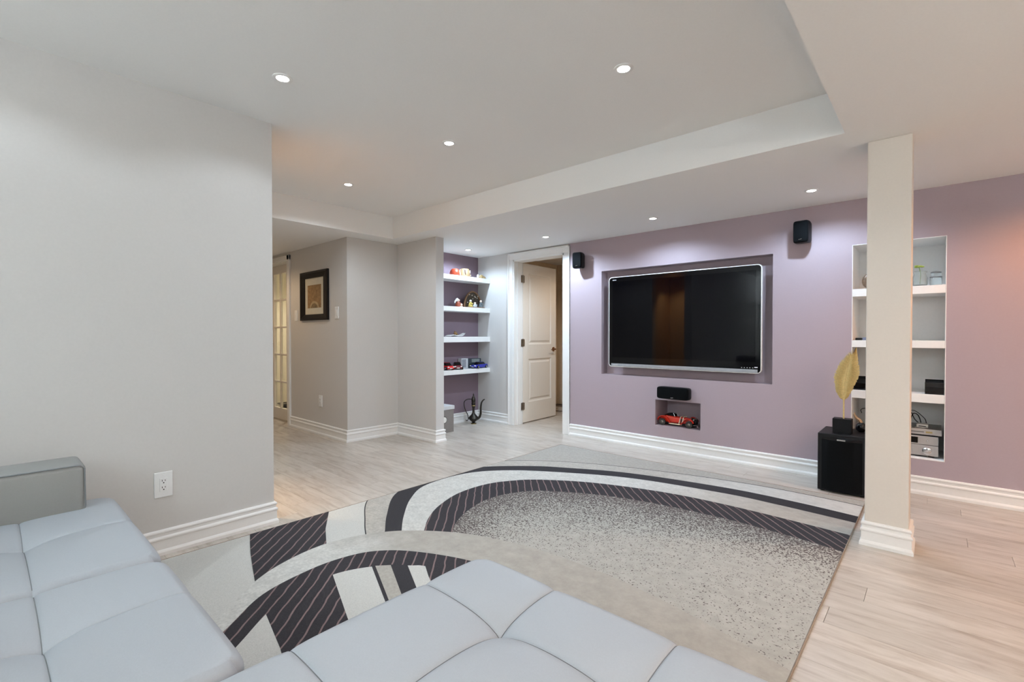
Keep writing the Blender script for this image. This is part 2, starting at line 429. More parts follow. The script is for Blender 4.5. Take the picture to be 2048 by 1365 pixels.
for x, y, l in ((.80, 3.72, 'warm bulkhead downlight right of the pillar, out of view'),
                (1.35, 2.2, 'warm bulkhead downlight at the right side, out of view'),
                (.7, .6, 'warm bulkhead downlight right of the sofa, out of view')):
    downlight(x, y, ZS, l, P_WARM * (1.1 if y > 3 else .5), WARM, M_LENSW)
downlight(.45, 2.3, ZS, 'added bulkhead fill light between the pillar and the camera, out of view', 4, COOL, M_LENS)  # cool lamp added out of view to brighten the right hand niche
t = downlight(-3.32, .97, 2.12, 'warm downlight tilted at the closet wall beside the hall, out of view', 95, (1, .72, .44), M_LENSW, 96, .7)
[c for c in t.children if c.type == 'LIGHT'][0].rotation_euler = (math.radians(-24), 0, 0)
downlight(-5.9, 1.75, ZS, 'warm downlight in the hall, out of view', 23, (1, .72, .45), M_LENSW)
downlight(-6.9, 3.2, ZS, 'warm downlight in the room behind the glazed door', 64, (1, .88, .70), M_LENSW)
downlight(-2.9, 5.3, 2.25, 'warm downlight in the room behind the open door', 36, (1, .83, .66), M_LENSW)

def fill_torchiere(x, y, label, watts, color=(.74, .88, 1.0)):  # unseen uplights added so that ceiling bounce evens out the room
    t = thing('fill_floor_lamp', label, 'added fill lamp', (x, y, 0), 0, 'added fill lamps out of view')
    MB().lathe([(.14, 0), (.14, .012), (.03, .03), (.012, .05)], 28).build('base', M_NICKEL, t, True)
    MB().lathe([(.012, .05), (.012, 1.66)], 14).build('pole', M_NICKEL, t, True)
    MB().lathe([(.03, 1.64), (.10, 1.68), (.17, 1.74), (.175, 1.745), (.165, 1.745), (.09, 1.69), (.01, 1.66)], 32).build('bowl_shade', M_WHITE, t, True)
    ld = bpy.data.lights.new('fill_uplight', 'AREA'); ld.shape = 'DISK'; ld.size = .28; ld.energy = watts; ld.color = color
    lo = bpy.data.objects.new('fill_uplight', ld); COL.objects.link(lo); lo.parent = t; lo.location = (0, 0, 1.75); lo.rotation_euler = (PI, 0, 0)
fill_torchiere(-1.9, -2.6, 'added white bowl fill lamp by the back wall at the left, out of view', 84)
fill_torchiere(.6, -2.5, 'added white bowl fill lamp behind the camera, out of view', 125)
fill_torchiere(2.2, 1.2, 'added white bowl fill lamp by the right wall, out of view', 88, (.95, .92, .88))

# ------------------------------------------------------------------ rug
RX0, RX1, RY0, RY1 = -2.83, -.347, -.47, 3.91
M_CREAM = mat('cream_pile', (194, 193, 187), .95, var=.10, scale=260, bump=.5)
M_BEIGE = mat('beige_pile', (166, 161, 152), .95, var=.10, scale=60, bump=.4)
M_CHAR = mat('charcoal_pile', (42, 40, 44), .95, var=.25, scale=200, bump=.5)
def striped_pile():
    m = mat('striped_charcoal_pile', (43, 40, 44), .95, var=.25, scale=200, bump=.5); nt = m.node_tree; N = nt.nodes.new; L = nt.links.new
    b = nt.nodes['Principled BSDF']; base = b.inputs['Base Color'].links[0].from_socket
    tc = N('ShaderNodeTexCoord'); nz = N('ShaderNodeTexNoise'); nz.inputs['Scale'].default_value = 9; L(tc.outputs['Object'], nz.inputs['Vector'])
    dp = N('ShaderNodeVectorMath'); dp.operation = 'DOT_PRODUCT'; dp.inputs[1].default_value = (.72, .694, 0); L(tc.outputs['Object'], dp.inputs[0])
    a = N('ShaderNodeMath'); a.operation = 'MULTIPLY_ADD'; L(nz.outputs[0], a.inputs[0]); a.inputs[1].default_value = .018; L(dp.outputs['Value'], a.inputs[2])
    d = N('ShaderNodeMath'); d.operation = 'DIVIDE'; L(a.outputs[0], d.inputs[0]); d.inputs[1].default_value = .051
    f = N('ShaderNodeMath'); f.operation = 'FRACT'; L(d.outputs[0], f.inputs[0])
    c = N('ShaderNodeMath'); c.operation = 'COMPARE'; L(f.outputs[0], c.inputs[0]); c.inputs[1].default_value = .5; c.inputs[2].default_value = .072
    k = N('ShaderNodeMath'); k.operation = 'MULTIPLY'; L(c.outputs[0], k.inputs[0]); k.inputs[1].default_value = .75
    mx = N('ShaderNodeMix'); mx.data_type = 'RGBA'; L(k.outputs[0], mx.inputs[0]); L(base, mx.inputs[6]); mx.inputs[7].default_value = lin((140, 116, 114))
    L(mx.outputs[2], b.inputs['Base Color']); return m
M_STRIPE = striped_pile()
def blend_pile(name, ax, v0, v1, c0, c1):
    m = mat(name, c0, .95, var=.12, scale=70, bump=.6); nt = m.node_tree; N = nt.nodes.new; L = nt.links.new
    b = nt.nodes['Principled BSDF']; base = b.inputs['Base Color'].links[0].from_socket
    tc = N('ShaderNodeTexCoord'); sp = N('ShaderNodeSeparateXYZ'); L(tc.outputs['Object'], sp.inputs[0])
    nz = N('ShaderNodeTexNoise'); nz.inputs['Scale'].default_value = 7; nz.inputs['Detail'].default_value = 5; L(tc.outputs['Object'], nz.inputs['Vector'])
    a = N('ShaderNodeMath'); a.operation = 'MULTIPLY_ADD'; L(nz.outputs[0], a.inputs[0]); a.inputs[1].default_value = .5; L(sp.outputs[ax], a.inputs[2])
    r = N('ShaderNodeMapRange'); r.interpolation_type = 'SMOOTHSTEP'; r.inputs[1].default_value = v0 + .25; r.inputs[2].default_value = v1 + .25; L(a.outputs[0], r.inputs[0])
    mx = N('ShaderNodeMix'); mx.data_type = 'RGBA'; L(r.outputs[0], mx.inputs[0]); L(base, mx.inputs[6]); mx.inputs[7].default_value = lin(c1)
    n3 = N('ShaderNodeTexNoise'); n3.inputs['Scale'].default_value = 16; n3.inputs['Detail'].default_value = 6; n3.inputs['Roughness'].default_value = .7; L(tc.outputs['Object'], n3.inputs['Vector'])
    v = N('ShaderNodeMapRange'); v.inputs[1].default_value = .3; v.inputs[2].default_value = .7; v.inputs[3].default_value = .87; v.inputs[4].default_value = 1.12; L(n3.outputs[0], v.inputs[0])
    hs = N('ShaderNodeHueSaturation'); L(v.outputs[0], hs.inputs['Value']); L(mx.outputs[2], hs.inputs['Color'])
    L(hs.outputs[0], b.inputs['Base Color']); return m
CR, BG = (194, 193, 187), (166, 161, 152)
M_ARC = blend_pile('arc_pile', 1, 1.05, 1.62, CR, BG)
M_BANDA = blend_pile('outer_band_pile', 0, -1.7, -.8, (174, 169, 160), CR)
M_BANDB = blend_pile('inner_band_pile', 0, -1.7, -.7, CR, BG)
def field_pile():
    m = mat('speckled_pile', (168, 165, 157), .95, var=.09, scale=24, bump=.5); nt = m.node_tree; N = nt.nodes.new; L = nt.links.new
    b = nt.nodes['Principled BSDF']; base = b.inputs['Base Color'].links[0].from_socket
    at = N('ShaderNodeAttribute'); at.attribute_name = 'fade'; tc = N('ShaderNodeTexCoord')
    nz = N('ShaderNodeTexNoise'); nz.inputs['Scale'].default_value = 115; nz.inputs['Detail'].default_value = 2; L(tc.outputs['Object'], nz.inputs['Vector'])
    n2 = N('ShaderNodeTexNoise'); n2.inputs['Scale'].default_value = 5; L(tc.outputs['Object'], n2.inputs['Vector'])
    s = N('ShaderNodeMath'); s.operation = 'MULTIPLY_ADD'; L(n2.outputs[0], s.inputs[0]); s.inputs[1].default_value = .30; L(at.outputs['Fac'], s.inputs[2])
    s2 = N('ShaderNodeMath'); s2.operation = 'MULTIPLY_ADD'; L(s.outputs[0], s2.inputs[0]); s2.inputs[1].default_value = .22; L(nz.outputs[0], s2.inputs[2])
    r = N('ShaderNodeMapRange'); r.inputs[1].default_value = .65; r.inputs[2].default_value = .71; L(s2.outputs[0], r.inputs[0])
    mx = N('ShaderNodeMix'); mx.data_type = 'RGBA'; L(r.outputs[0], mx.inputs[0]); L(base, mx.inputs[6]); mx.inputs[7].default_value = lin((84, 75, 72))
    L(mx.outputs[2], b.inputs['Base Color']); return m
M_FIELD = field_pile()
rug = thing('rug', 'large rug of cream, beige and charcoal arcs on the pale floor', 'rug', (0, 0, 0))
MB().box(RX0, RX1, RY0, RY1, 0, .0095, bev=.003).build('pile', M_BEIGE, rug)
MB().box(RX1 - .001, RX1 + .0025, RY0, RY1, 0, .0095, bev=.002).box(RX0 - .0035, RX0 + .001, RY0, RY1, 0, .011, bev=.002).box(RX0, RX1, RY1 - .001, RY1 + .0035, 0, .011, bev=.002).build('bound_edge', mat('tan_edging', (150, 134, 118), .9), rug)
def clip(poly):
    for ax, v, sg in ((0, RX0 + .002, 1), (0, RX1 - .002, -1), (1, RY0 + .002, 1), (1, RY1 - .002, -1)):
        out = []
        for i, p in enumerate(poly):
            q = poly[i - 1]; ip, iq = (p[ax] - v) * sg >= 0, (q[ax] - v) * sg >= 0
            if ip != iq:
                t = (v - q[ax]) / (p[ax] - q[ax]); out.append((q[0] + (p[0] - q[0]) * t, q[1] + (p[1] - q[1]) * t))
            if ip: out.append((p[0], p[1]))
        poly = out
    return poly
lev = [.0092]
def patch(name, poly, m, lab=None):
    lev[0] += .00035
    return MB().prism(clip(poly), .008, lev[0]).build(name, m, rug, label=lab)
def shape(curve, tail, k=8): return [(p.x, p.y) for p in crom(curve, k)] + tail
tail = [(-.30, 1.2), (-1.9, 1.2)]
L_thin = [(-2.30, 1.39), (-2.515, 1.51), (-2.84, 1.73), (-3.02, 2.05), (-3.06, 2.5), (-2.95, 2.88), (-2.78, 3.11), (-2.48, 3.345), (-2.047, 3.55), (-1.473, 3.715), (-.965, 3.795), (-.617, 3.80), (-.30, 3.775)]
L_so = [(-2.25, 1.46), (-2.314, 1.511), (-2.517, 1.658), (-2.79, 1.90), (-2.93, 2.2), (-2.95, 2.5), (-2.83, 2.80), (-2.55, 3.085), (-2.3, 3.24), (-1.826, 3.455), (-1.154, 3.585), (-.7, 3.59), (-.30, 3.545)]
L_si = [(-2.18, 1.52), (-2.244, 1.574), (-2.416, 1.71), (-2.644, 1.929), (-2.80, 2.18), (-2.80, 2.56), (-2.633, 2.835), (-2.31, 3.07), (-1.761, 3.335), (-1.107, 3.45), (-.759, 3.45), (-.30, 3.415)]
L_ro = [(-2.05, 1.56), (-2.149, 1.658), (-2.28, 1.793), (-2.396, 1.971), (-2.484, 2.218), (-2.482, 2.48), (-2.396, 2.678), (-2.25, 2.84), (-1.91, 3.045), (-1.404, 3.195), (-.923, 3.224), (-.30, 3.185)]
L_ri = [(-1.92, 1.65), (-2.017, 1.751), (-2.111, 1.871), (-2.19, 2.03), (-2.245, 2.26), (-2.206, 2.466), (-2.08, 2.64), (-1.771, 2.821), (-1.409, 2.93), (-.954, 2.972), (-.56, 2.950), (-.30, 2.905)]
A_out = [(-1.93, .25), (-1.98, .45), (-2.078, .609), (-2.271, .814), (-2.365, 1.0), (-2.40, 1.21), (-2.35, 1.41), (-2.228, 1.588), (-2.008, 1.753), (-1.769, 1.85), (-1.489, 1.905), (-1.121, 1.913), (-.813, 1.875), (-.514, 1.808), (-.359, 1.765), (-.25, 1.73)]
A_in = [(-1.80, .25), (-1.87, .45), (-1.977, .602), (-2.13, .793), (-2.19, 1.03), (-2.182, 1.21), (-2.121, 1.345), (-1.977, 1.464), (-1.701, 1.582), (-1.4, 1.62), (-1.0, 1.60), (-.6, 1.53), (-.30, 1.46)]
A_r = [(-1.62, .25), (-1.72, .45), (-1.849, .606), (-1.966, .741), (-2.031, .862), (-2.063, 1.069), (-1.993, 1.238), (-1.868, 1.362), (-1.804, 1.407), (-1.6, 1.47), (-1.3, 1.49), (-.9, 1.46), (-.30, 1.32)]
patch('cream_patch', [(-2.83, .3), (-1.5, .3), (-2.2, 1.4), (-2.36, 1.43), (-2.515, 1.51), (-2.84, 1.73)], M_CREAM)
t0 = [(p.x, p.y) for p in crom(L_thin)]
patch('charcoal_outline', [(x - .006 * (1 if y < 3 else 0), y + (.012 if y > 2.9 else -.004)) for x, y in t0] + tail, M_CHAR)
patch('beige_band', t0 + tail, M_BANDA)
patch('charcoal_band', shape(L_so, tail), M_CHAR)
patch('cream_band', shape(L_si, tail), M_BANDB)
patch('striped_ring', shape(L_ro, tail), M_STRIPE, 'charcoal ring with thin rose stripes')
# speckled field with its own fade attribute
lev[0] += .00035
cur = crom(L_ri, 8); arc = crom([(-1.92, 1.60), (-1.75, 1.70), (-1.489, 1.78), (-1.121, 1.80), (-.813, 1.75), (-.30, 1.60)], 20)
nn = len(cur); fm = bmesh.new(); lay = fm.verts.layers.float.new('fade'); grid = []
rxc = RX1 - .002
for i in range(nn):
    a = cur[i]; q = arc[round(i * (len(arc) - 1) / (nn - 1))]; rowv = []
    for j in range(15):
        t = (j / 14) ** 1.4; p = a.lerp(q, t); d = (p - a).length
        v = fm.verts.new((min(p.x, rxc), p.y, lev[0])); wd = .85 if a.x < -1.8 else .85 - .45 * min(1, (a.x + 1.8) / 1.4)
        v[lay] = max(0, 1 - d / max(wd, .3)) ; rowv.append(v)
    grid.append(rowv)
for i in range(nn - 1):
    for j in range(14):
        try: fm.faces.new((grid[i][j], grid[i + 1][j], grid[i + 1][j + 1], grid[i][j + 1]))
        except ValueError: pass
bmesh.ops.recalc_face_normals(fm, faces=fm.faces[:])
if sum(f.normal.z for f in fm.faces) < 0: bmesh.ops.reverse_faces(fm, faces=fm.faces[:])
me = bpy.data.meshes.new('speckled_field'); fm.to_mesh(me); fm.free(); me.materials.append(M_FIELD)
o = bpy.data.objects.new('speckled_field', me); COL.objects.link(o); o.parent = rug; o['label'] = 'speckled field fading from brown to cream'
patch('striped_block', [(-2.84, .99), (-2.70, .94), (-2.578, .9), (-2.413, .851), (-2.20, .79), (-2.2, 1.15), (-2.40, 1.21), (-2.592, 1.302), (-2.84, 1.45)], M_STRIPE)
tail2 = [(-.25, .2)]
patch('wide_arc', shape(A_out, tail2), M_ARC)
patch('striped_ring', shape(A_in, tail2), M_STRIPE)
patch('cream_field', shape(A_r, tail2), M_CREAM)
patch('striped_block', [(-1.966, .741), (-2.03, .78), (-2.085, .90), (-2.105, 1.05), (-2.067, 1.071), (-1.723, .95), (-1.2, .77), (-1.2, .56), (-1.716, .693)], M_STRIPE)
patch('charcoal_outline', [(-1.998, 1.232), (-1.990, 1.246), (-1.40, 1.00), (-1.40, .985)], M_CHAR)
patch('beige_strip', [(-1.990, 1.246), (-1.94, 1.301), (-1.4, 1.05), (-1.4, 1.00)], M_BEIGE)
patch('charcoal_strip', [(-1.945, 1.301), (-1.882, 1.353), (-1.4, 1.12), (-1.4, 1.05)], M_CHAR)
patch('striped_strip', [(-1.812, 1.405), (-1.7, 1.45), (-1.55, 1.47), (-1.2, 1.2), (-1.4, 1.20), (-1.724, 1.355)], M_STRIPE)

# ------------------------------------------------------------------ sofa
sofa = thing('sectional_sofa', 'pale grey leather sectional sofa with tufted seats, long chaise on the rug', 'sofa', (-1.4, .1, 0))
SX, SY = -1.4, .1
M_SEAM = mat('seam_thread', (120, 124, 126), .7)
def cushion(name, x0, x1, y0, y1, z0, z1, sx, sy, r=.035, tuft=.034, nx=None, ny=None):
    """leather block: rounded edges, stitched seams along sx/sy, a deep tuft at each crossing"""
    def axis(a, b, seams):
        pts = set(); n = max(8, int((b - a) / .012))
        for i in range(n + 1): pts.add(round(a + (b - a) * i / n, 4))
        for s_ in seams:
            for d in (-.004, -.002, 0, .002, .004): pts.add(round(s_ + d, 4))
        for k in range(1, 7):
            e = r * (1 - math.cos(k / 6 * PI / 2)); pts.add(round(a + e, 4)); pts.add(round(b - e, 4))
        return sorted(pts)
    xs, ys = axis(x0, x1, sx), axis(y0, y1, sy)
    def h(x, y):
        z = z1
        for v, a, b in ((x, x0, x1), (y, y0, y1)):
            d = min(v - a, b - v)
            if d < r: z -= r - math.sqrt(max(0, r * r - (r - d) ** 2))
            z -= .010 * math.exp(-d / .05)
        for s_ in sx:
            d = abs(x - s_); z -= .004 * math.exp(-(d / .004) ** 2) + .006 * math.exp(-d / .03)
        for s_ in sy:
            d = abs(y - s_); z -= .004 * math.exp(-(d / .004) ** 2) + .006 * math.exp(-d / .03)
        for a in sx:
            for b in sy:
                z -= tuft * math.exp(-((x - a) ** 2 + (y - b) ** 2) ** .5 / .075)
        return z
    RC = .06
    def rc(x, y):                   # corners rounded in plan
        cx, cy = min(max(x, x0 + RC), x1 - RC), min(max(y, y0 + RC), y1 - RC)
        dx, dy = x - cx, y - cy; m = math.hypot(dx, dy)
        if dx == 0 or dy == 0: return x, y
        k = max(abs(dx), abs(dy)) / m
        return cx + dx * k, cy + dy * k
    bm = bmesh.new(); g = [[bm.verts.new((rc(x, y)[0] - SX, rc(x, y)[1] - SY, h(x, y))) for y in ys] for x in xs]
    for i in range(len(xs) - 1):
        for j in range(len(ys) - 1): bm.faces.new((g[i][j], g[i + 1][j], g[i + 1][j + 1], g[i][j + 1]))
    rim = [g[i][0] for i in range(len(xs))] + [g[-1][j] for j in range(1, len(ys))] + [g[i][-1] for i in range(len(xs) - 2, -1, -1)] + [g[0][j] for j in range(len(ys) - 2, 0, -1)]
    low = [bm.verts.new((v.co.x, v.co.y, z0)) for v in rim]
    n = len(rim)
    for i in range(n): bm.faces.new((rim[i], low[i], low[(i + 1) % n], rim[(i + 1) % n]))
    bm.faces.new(low[::-1] if False else low)
    bmesh.ops.recalc_face_normals(bm, faces=bm.faces[:])
    me = bpy.data.meshes.new(name); bm.to_mesh(me); bm.free(); me.materials.append(M_LEATHER)
    for p in me.polygons: p.use_smooth = True
    me.set_sharp_from_angle(angle=math.radians(70))
    c = bpy.data.objects.new(name, me); COL.objects.link(c); c.parent = sofa
    mb = MB()                       # stitched thread lying in every seam
    for s_ in sx:
        mb.tube([(s_ - SX, y - SY, h(s_, y) + .0004) for y in ys if y0 + .02 < y < y1 - .02], .0011, 5)
    for s_ in sy:
        mb.tube([(x - SX, s_ - SY, h(x, s_) + .0004) for x in xs if x0 + .02 < x < x1 - .02], .0011, 5)
    mb.build('seam', M_SEAM, c)
    return c
ZT = .412
cushion('seat_cushion', -2.755, -1.872, -.42, .395, .23, ZT, [-2.33], [.09, -.2])
cushion('seat_cushion', -1.868, -1.125, -.42, .395, .23, ZT, [-1.56], [.09, -.2])
cushion('chaise_cushion', -1.115, -.10, -.42, 1.095, .23, ZT, [-.80, -.445], [.85, .465, .09])
def sbox(name, x0, x1, y0, y1, z0, z1, m, bev=.03, par=None):
    return MB().box(x0 - SX, x1 - SX, y0 - SY, y1 - SY, z0, z1, bev=bev, seg=4).build(name, m, par or sofa, True)
sbox('base', -2.74, -1.13, -.44, .375, .10, .24, M_LEATHER2, .015)
sbox('base', -1.105, -.115, -.44, 1.075, .10, .24, M_LEATHER2, .015)
arm = sbox('armrest', -2.80, -2.575, -.42, .282, .36, .592, M_LEATHER2, .022)
mb = MB(); xa = -2.579 - SX
mb.tube([(xa, -.40 - SY, .589), (xa, .262 - SY, .589), (xa, .277 - SY, .575), (xa + .001, .279 - SY, .42)], .0022, 6)
mb.build('piping', M_SEAM, arm)
for x0, x1 in ((-2.75, -1.872), (-1.868, -1.125), (-1.115, -.10)):
    sbox('backrest', x0, x1, -.70, -.43, .10, .74, M_LEATHER2, .05)
for x, y in ((-2.68, .32), (-2.68, -.38), (-1.9, .32), (-1.06, 1.0), (-.18, 1.0), (-.18, -.38)):
    onrug = .0155
    MB().lathe([(.018, onrug + .001), (.024, .10)], 14, T((x - SX, y - SY, 0))).build('leg', M_NICKEL, sofa, True)

# ------------------------------------------------------------------ television
tv = thing('television', 'wide black flat screen television with bright chrome rim in the mauve wall recess', 'television', (-1.826, YF - .02, .79))
tw, th = .728, .925
def rrect(hw, z0, z1, r, n=6):
    out = []
    for cx, cz, a0 in ((hw - r, z0 + r, -PI / 2), (hw - r, z1 - r, 0), (-hw + r, z1 - r, PI / 2), (-hw + r, z0 + r, PI)):
        for k in range(n + 1): out.append((cx + r * math.cos(a0 + PI / 2 * k / n), cz + r * math.sin(a0 + PI / 2 * k / n)))
    return out
def ring_xz(poly, y): return [(x, y, z) for x, z in poly]
fr_o, fr_i = rrect(tw, 0, th, .035), rrect(tw - .006, .006, th - .006, .03)
MB().loft([ring_xz(fr_o, .03), ring_xz(fr_o, 0), ring_xz(fr_i, -.002), ring_xz(fr_i, .03)], cap=False).build('chrome_rim', mat('bright_rim', (244, 244, 242), .3, 0), tv, True)
MB().loft([ring_xz(fr_i, .035), ring_xz(fr_i, .0015)]).build('bezel', M_BLACKG, tv)
MB().loft([ring_xz(rrect(tw - .045, .05, th - .05, .01), .09), ring_xz(rrect(tw - .02, .02, th - .02, .02), .03)]).build('housing', M_BLACK, tv)
MB().box(-tw + .042, tw - .048, -.0008, .0015, .098, th - .048).build('screen', mat('screen_glass', (2, 2, 5), .03, spec=.22, var=0), tv)
MB().box(-tw + .03, tw - .03, -.0022, .0015, .008, .034, bev=.001).build('speaker_bar', mat('silver_bar', (168, 170, 174), .3, .25), tv)
mk = MB()
for k in range(6): mk.box(-tw + .045 + k * .007, -tw + .050 + k * .007, -.0012, .001, th - .036, th - .029)
mk.build('logo', mat('pale_print', (225, 225, 228), .4), tv, label='small pale maker mark in the top left corner')
mk = MB()
for k in range(7): mk.box(-tw + .05 + k * .008, -tw + .056 + k * .008, -.003, -.0015, .017, .022)
for k in range(5): mk.box(tw - .16 + k * .022, tw - .152 + k * .022, -.0012, .001, .045, .049)
mk.box(tw - .055, tw - .03, -.0012, .001, .048, .056)
mk = mk.build('mark', MATS['pale_print'], tv); mk['kind'] = 'stuff'
for x in (-.45, .45): MB().box(x - .03, x + .03, .03, .125, .2, .7).build('wall_bracket', M_BLACK, tv)

# ------------------------------------------------------------------ loudspeakers
def speaker(name, label, x, y, z, wd, ht, dp, rz, horiz=False):
    t = thing(name, label, 'speaker', (x, y, z), rz)
    rings = []
    for f, s_ in ((0, .86), (.12, .93), (.5, 1), (.8, 1.0), (.94, .98), (1, .93)):     # back to front
        yy = dp / 2 - f * dp; hw, hh = wd / 2 * s_, ht / 2 * s_
        poly = []
        for k in range(32):
            a = 2 * PI * k / 32 + .01; ca, sa = math.cos(a), math.sin(a); e = .24
            poly.append((hw * math.copysign(abs(ca) ** e, ca), yy, ht / 2 + hh * math.copysign(abs(sa) ** e, sa)))
        rings.append(poly)
    MB().loft(rings[:5]).build('cabinet', M_BLACK, t, True)
    gr = []
    for f, s_ in ((0, .955), (.5, .94), (1, .86)):
        yy = -dp / 2 + .006 - f * .012; poly = []
        for k in range(32):
            a = 2 * PI * k / 32 + .01; ca, sa = math.cos(a), math.sin(a); e = .25
            poly.append((wd / 2 * s_ * math.copysign(abs(ca) ** e, ca), yy, ht / 2 + ht / 2 * s_ * math.copysign(abs(sa) ** e, sa)))
        gr.append(poly)
    MB().loft(gr).build('grille', M_GRILLE, t, True)
    lw = .011 if not horiz else .012
    MB().tube([(-lw, -dp / 2 - .008, ht * .14), (0, -dp / 2 - .0085, ht * .145), (lw, -dp / 2 - .008, ht * .16)], .0026, 6).build('logo', M_CHROME, t)
    MB().box(-.02, .02, dp / 2 - .02, dp / 2 + .03, ht / 2 - .03, ht / 2 + .03, bev=.004).build('wall_bracket', M_BLACK, t)
    return t
speaker('wall_speaker', 'small black wall speaker beside the white door casing, left of the television', -2.885, YF - .085, 1.832, .106, .172, .11, math.radians(10))
speaker('wall_speaker', 'small black wall speaker high on the mauve wall right of the television', -.792, YF - .085, 1.834, .108, .174, .11, math.radians(-6))
speaker('centre_speaker', 'low wide black speaker just below the television', -1.825, YF - .075, .517, .31, .116, .10, 0, True)

sub = thing('subwoofer', 'black floor subwoofer with bowed grille between the wall and the pillar', 'subwoofer', (-.492, 4.175, 0))
MB().box(-.143, .143, -.165, .165, .008, .415, bev=.004).build('cabinet', mat('black_vinyl', (13, 13, 15), .5, var=.15, scale=300, spec=.3), sub)
rings = []
for k in range(9):
    x = -.118 + .236 * k / 8; bow = .022 * (1 - (2 * k / 8 - 1) ** 2)
    rings.append([(x, -.165, .02), (x, -.168 - bow, .02), (x, -.168 - bow, .375 - 0.0), (x, -.165, .385)])
MB().loft(rings).build('grille', M_GRILLE, sub, True)
rings = []
for k in range(9):
    x = -.118 + .236 * k / 8; bow = .022 * (1 - (2 * k / 8 - 1) ** 2)
    rings.append([(x, -.164, .374), (x, -.169 - bow, .374), (x, -.169 - bow * .9, .378), (x, -.164, .392)])
MB().loft(rings).build('grille_trim', M_BLACKG, sub, True)
MB().box(-.026, .024, -.1935, -.188, .377, .387, bev=.001).build('badge', M_CHROME, sub, label='bright silver badge')
for x in (-.115, .115):
    for y in (-.13, .13): MB().lathe([(.015, 0), (.017, .009)], 12, T((x, y, 0))).build('foot', M_BLACK, sub)

# ------------------------------------------------------------------ gold feather on a black block
lf = thing('feather_sculpture', 'gold feather ornament on a black block, standing on the subwoofer', 'sculpture', (-.494, 4.11, .415))
MB().box(-.062, .05, -.038, .045, 0, .104, bev=.002).build('block', M_BLACK, lf)
M_GOLD = mat('antique_gold', (204, 182, 124), .45, .3, var=.12, scale=120, bump=.3)
stem = crom([(.0, 0, .103), (.0, 0, .24), (.004, 0, .36), (.022, 0, .47), (.045, 0, .545), (.072, 0, .612)], 8)
MB().tube(stem, [.0055 - .0042 * i / (len(stem) - 1) for i in range(len(stem))], 8).build('stem', M_GOLD, lf, True)
left = {.24: .004, .255: .028, .30: .052, .40: .070, .46: .066, .52: .053, .58: .030, .612: .0}
right = {.24: .004, .255: .022, .32: .052, .40: .075, .45: .075, .50: .055, .55: .034, .60: .006, .612: 0}
def interp(d, v):
    ks = sorted(d)
    for a, b in zip(ks, ks[1:]):
        if a <= v <= b: t = (v - a) / (b - a); return d[a] * (1 - t) + d[b] * t
    return 0
def stem_at(z):
    for p, q in zip(stem, stem[1:]):
        if p.z <= z <= q.z: return p.lerp(q, (z - p.z) / max(1e-6, q.z - p.z))
    return stem[-1]
mb = MB(); nb = 46
for side, dct in ((-1, left), (1, right)):
    for k in range(nb):
        z = .236 + (.60 - .236) * k / nb; c0 = stem_at(z); c1 = stem_at(z + .0095)
        tipz = z + .022 + .018 * k / nb; wdt = interp(dct, min(.612, tipz)) * (.93 + .1 * random.random())
        tz = min(.614, tipz); tx = stem_at(tz).x + side * wdt
        up = .0018 * (k % 2)
        pts = [(c0.x, -.001, c0.z), ((c0.x + tx) / 2, -.006 - up, (c0.z + tz) / 2 - .003), (tx, .002, tz - .004), (tx, .002, tz + .003), ((c1.x + tx) / 2, -.005 - up, (c1.z + tz) / 2 + .006), (c1.x, -.001, c1.z + .001)]
        pts2 = [(x, y + .003, zz) for x, y, zz in pts]
        mb.loft([pts, pts2])
mb.build('feather_barbs', M_GOLD, lf)

orn = thing('horn_ornament', 'small dark round ornament with curled brown top behind the black block', 'ornament', (-.405, 4.245, .415))
MB().lathe([(.015, 0), (.03, .012), (.036, .035), (.028, .058), (.012, .068)], 20).build('bowl', M_BLACKG, orn, True)
MB().tube([(.0, 0, .064), (-.012, 0, .085), (-.03, 0, .1), (-.042, 0, .12), (-.04, 0, .135)], [.012, .012, .01, .007, .003], 8).build('horn', mat('brown_horn', (150, 118, 84), .4), orn, True)

# ------------------------------------------------------------------ shelves
def shelf(name, label, x0, x1, y0, y1, zt, th, grp):
    o = MB().box(-(x1 - x0) / 2, (x1 - x0) / 2, -(y1 - y0) / 2, (y1 - y0) / 2, 0, th, bev=.0015, seg=1).build(name, M_WHITE)
    o.location = ((x0 + x1) / 2, (y0 + y1) / 2, zt - th); return tag(o, label, 'shelf', grp)
for zt, th, l in ((1.838, .056, 'top white alcove shelf holding two ceramic burners'), (1.460, .056, 'second white alcove shelf holding the figurines'), (1.096, .066, 'third white alcove shelf holding the curved white dish'), (.696, .056, 'lowest white alcove shelf holding the model cars')):
    shelf('floating_shelf', l, -4.53, -4.308, 3.245, YF, zt, th, 'alcove shelves')
for zt, th, l in ((1.462, .057, 'upper white niche shelf with the glass jars, behind the pillar'), (1.077, .052, 'middle white niche shelf with the small black adapter, behind the pillar'), (.703, .060, 'lower white niche shelf with two black holders, behind the pillar')):
    shelf('niche_shelf', l, AVN[0] + .004, AVN[1] - .004, YF, YF + .41, zt, th, 'niche shelves')

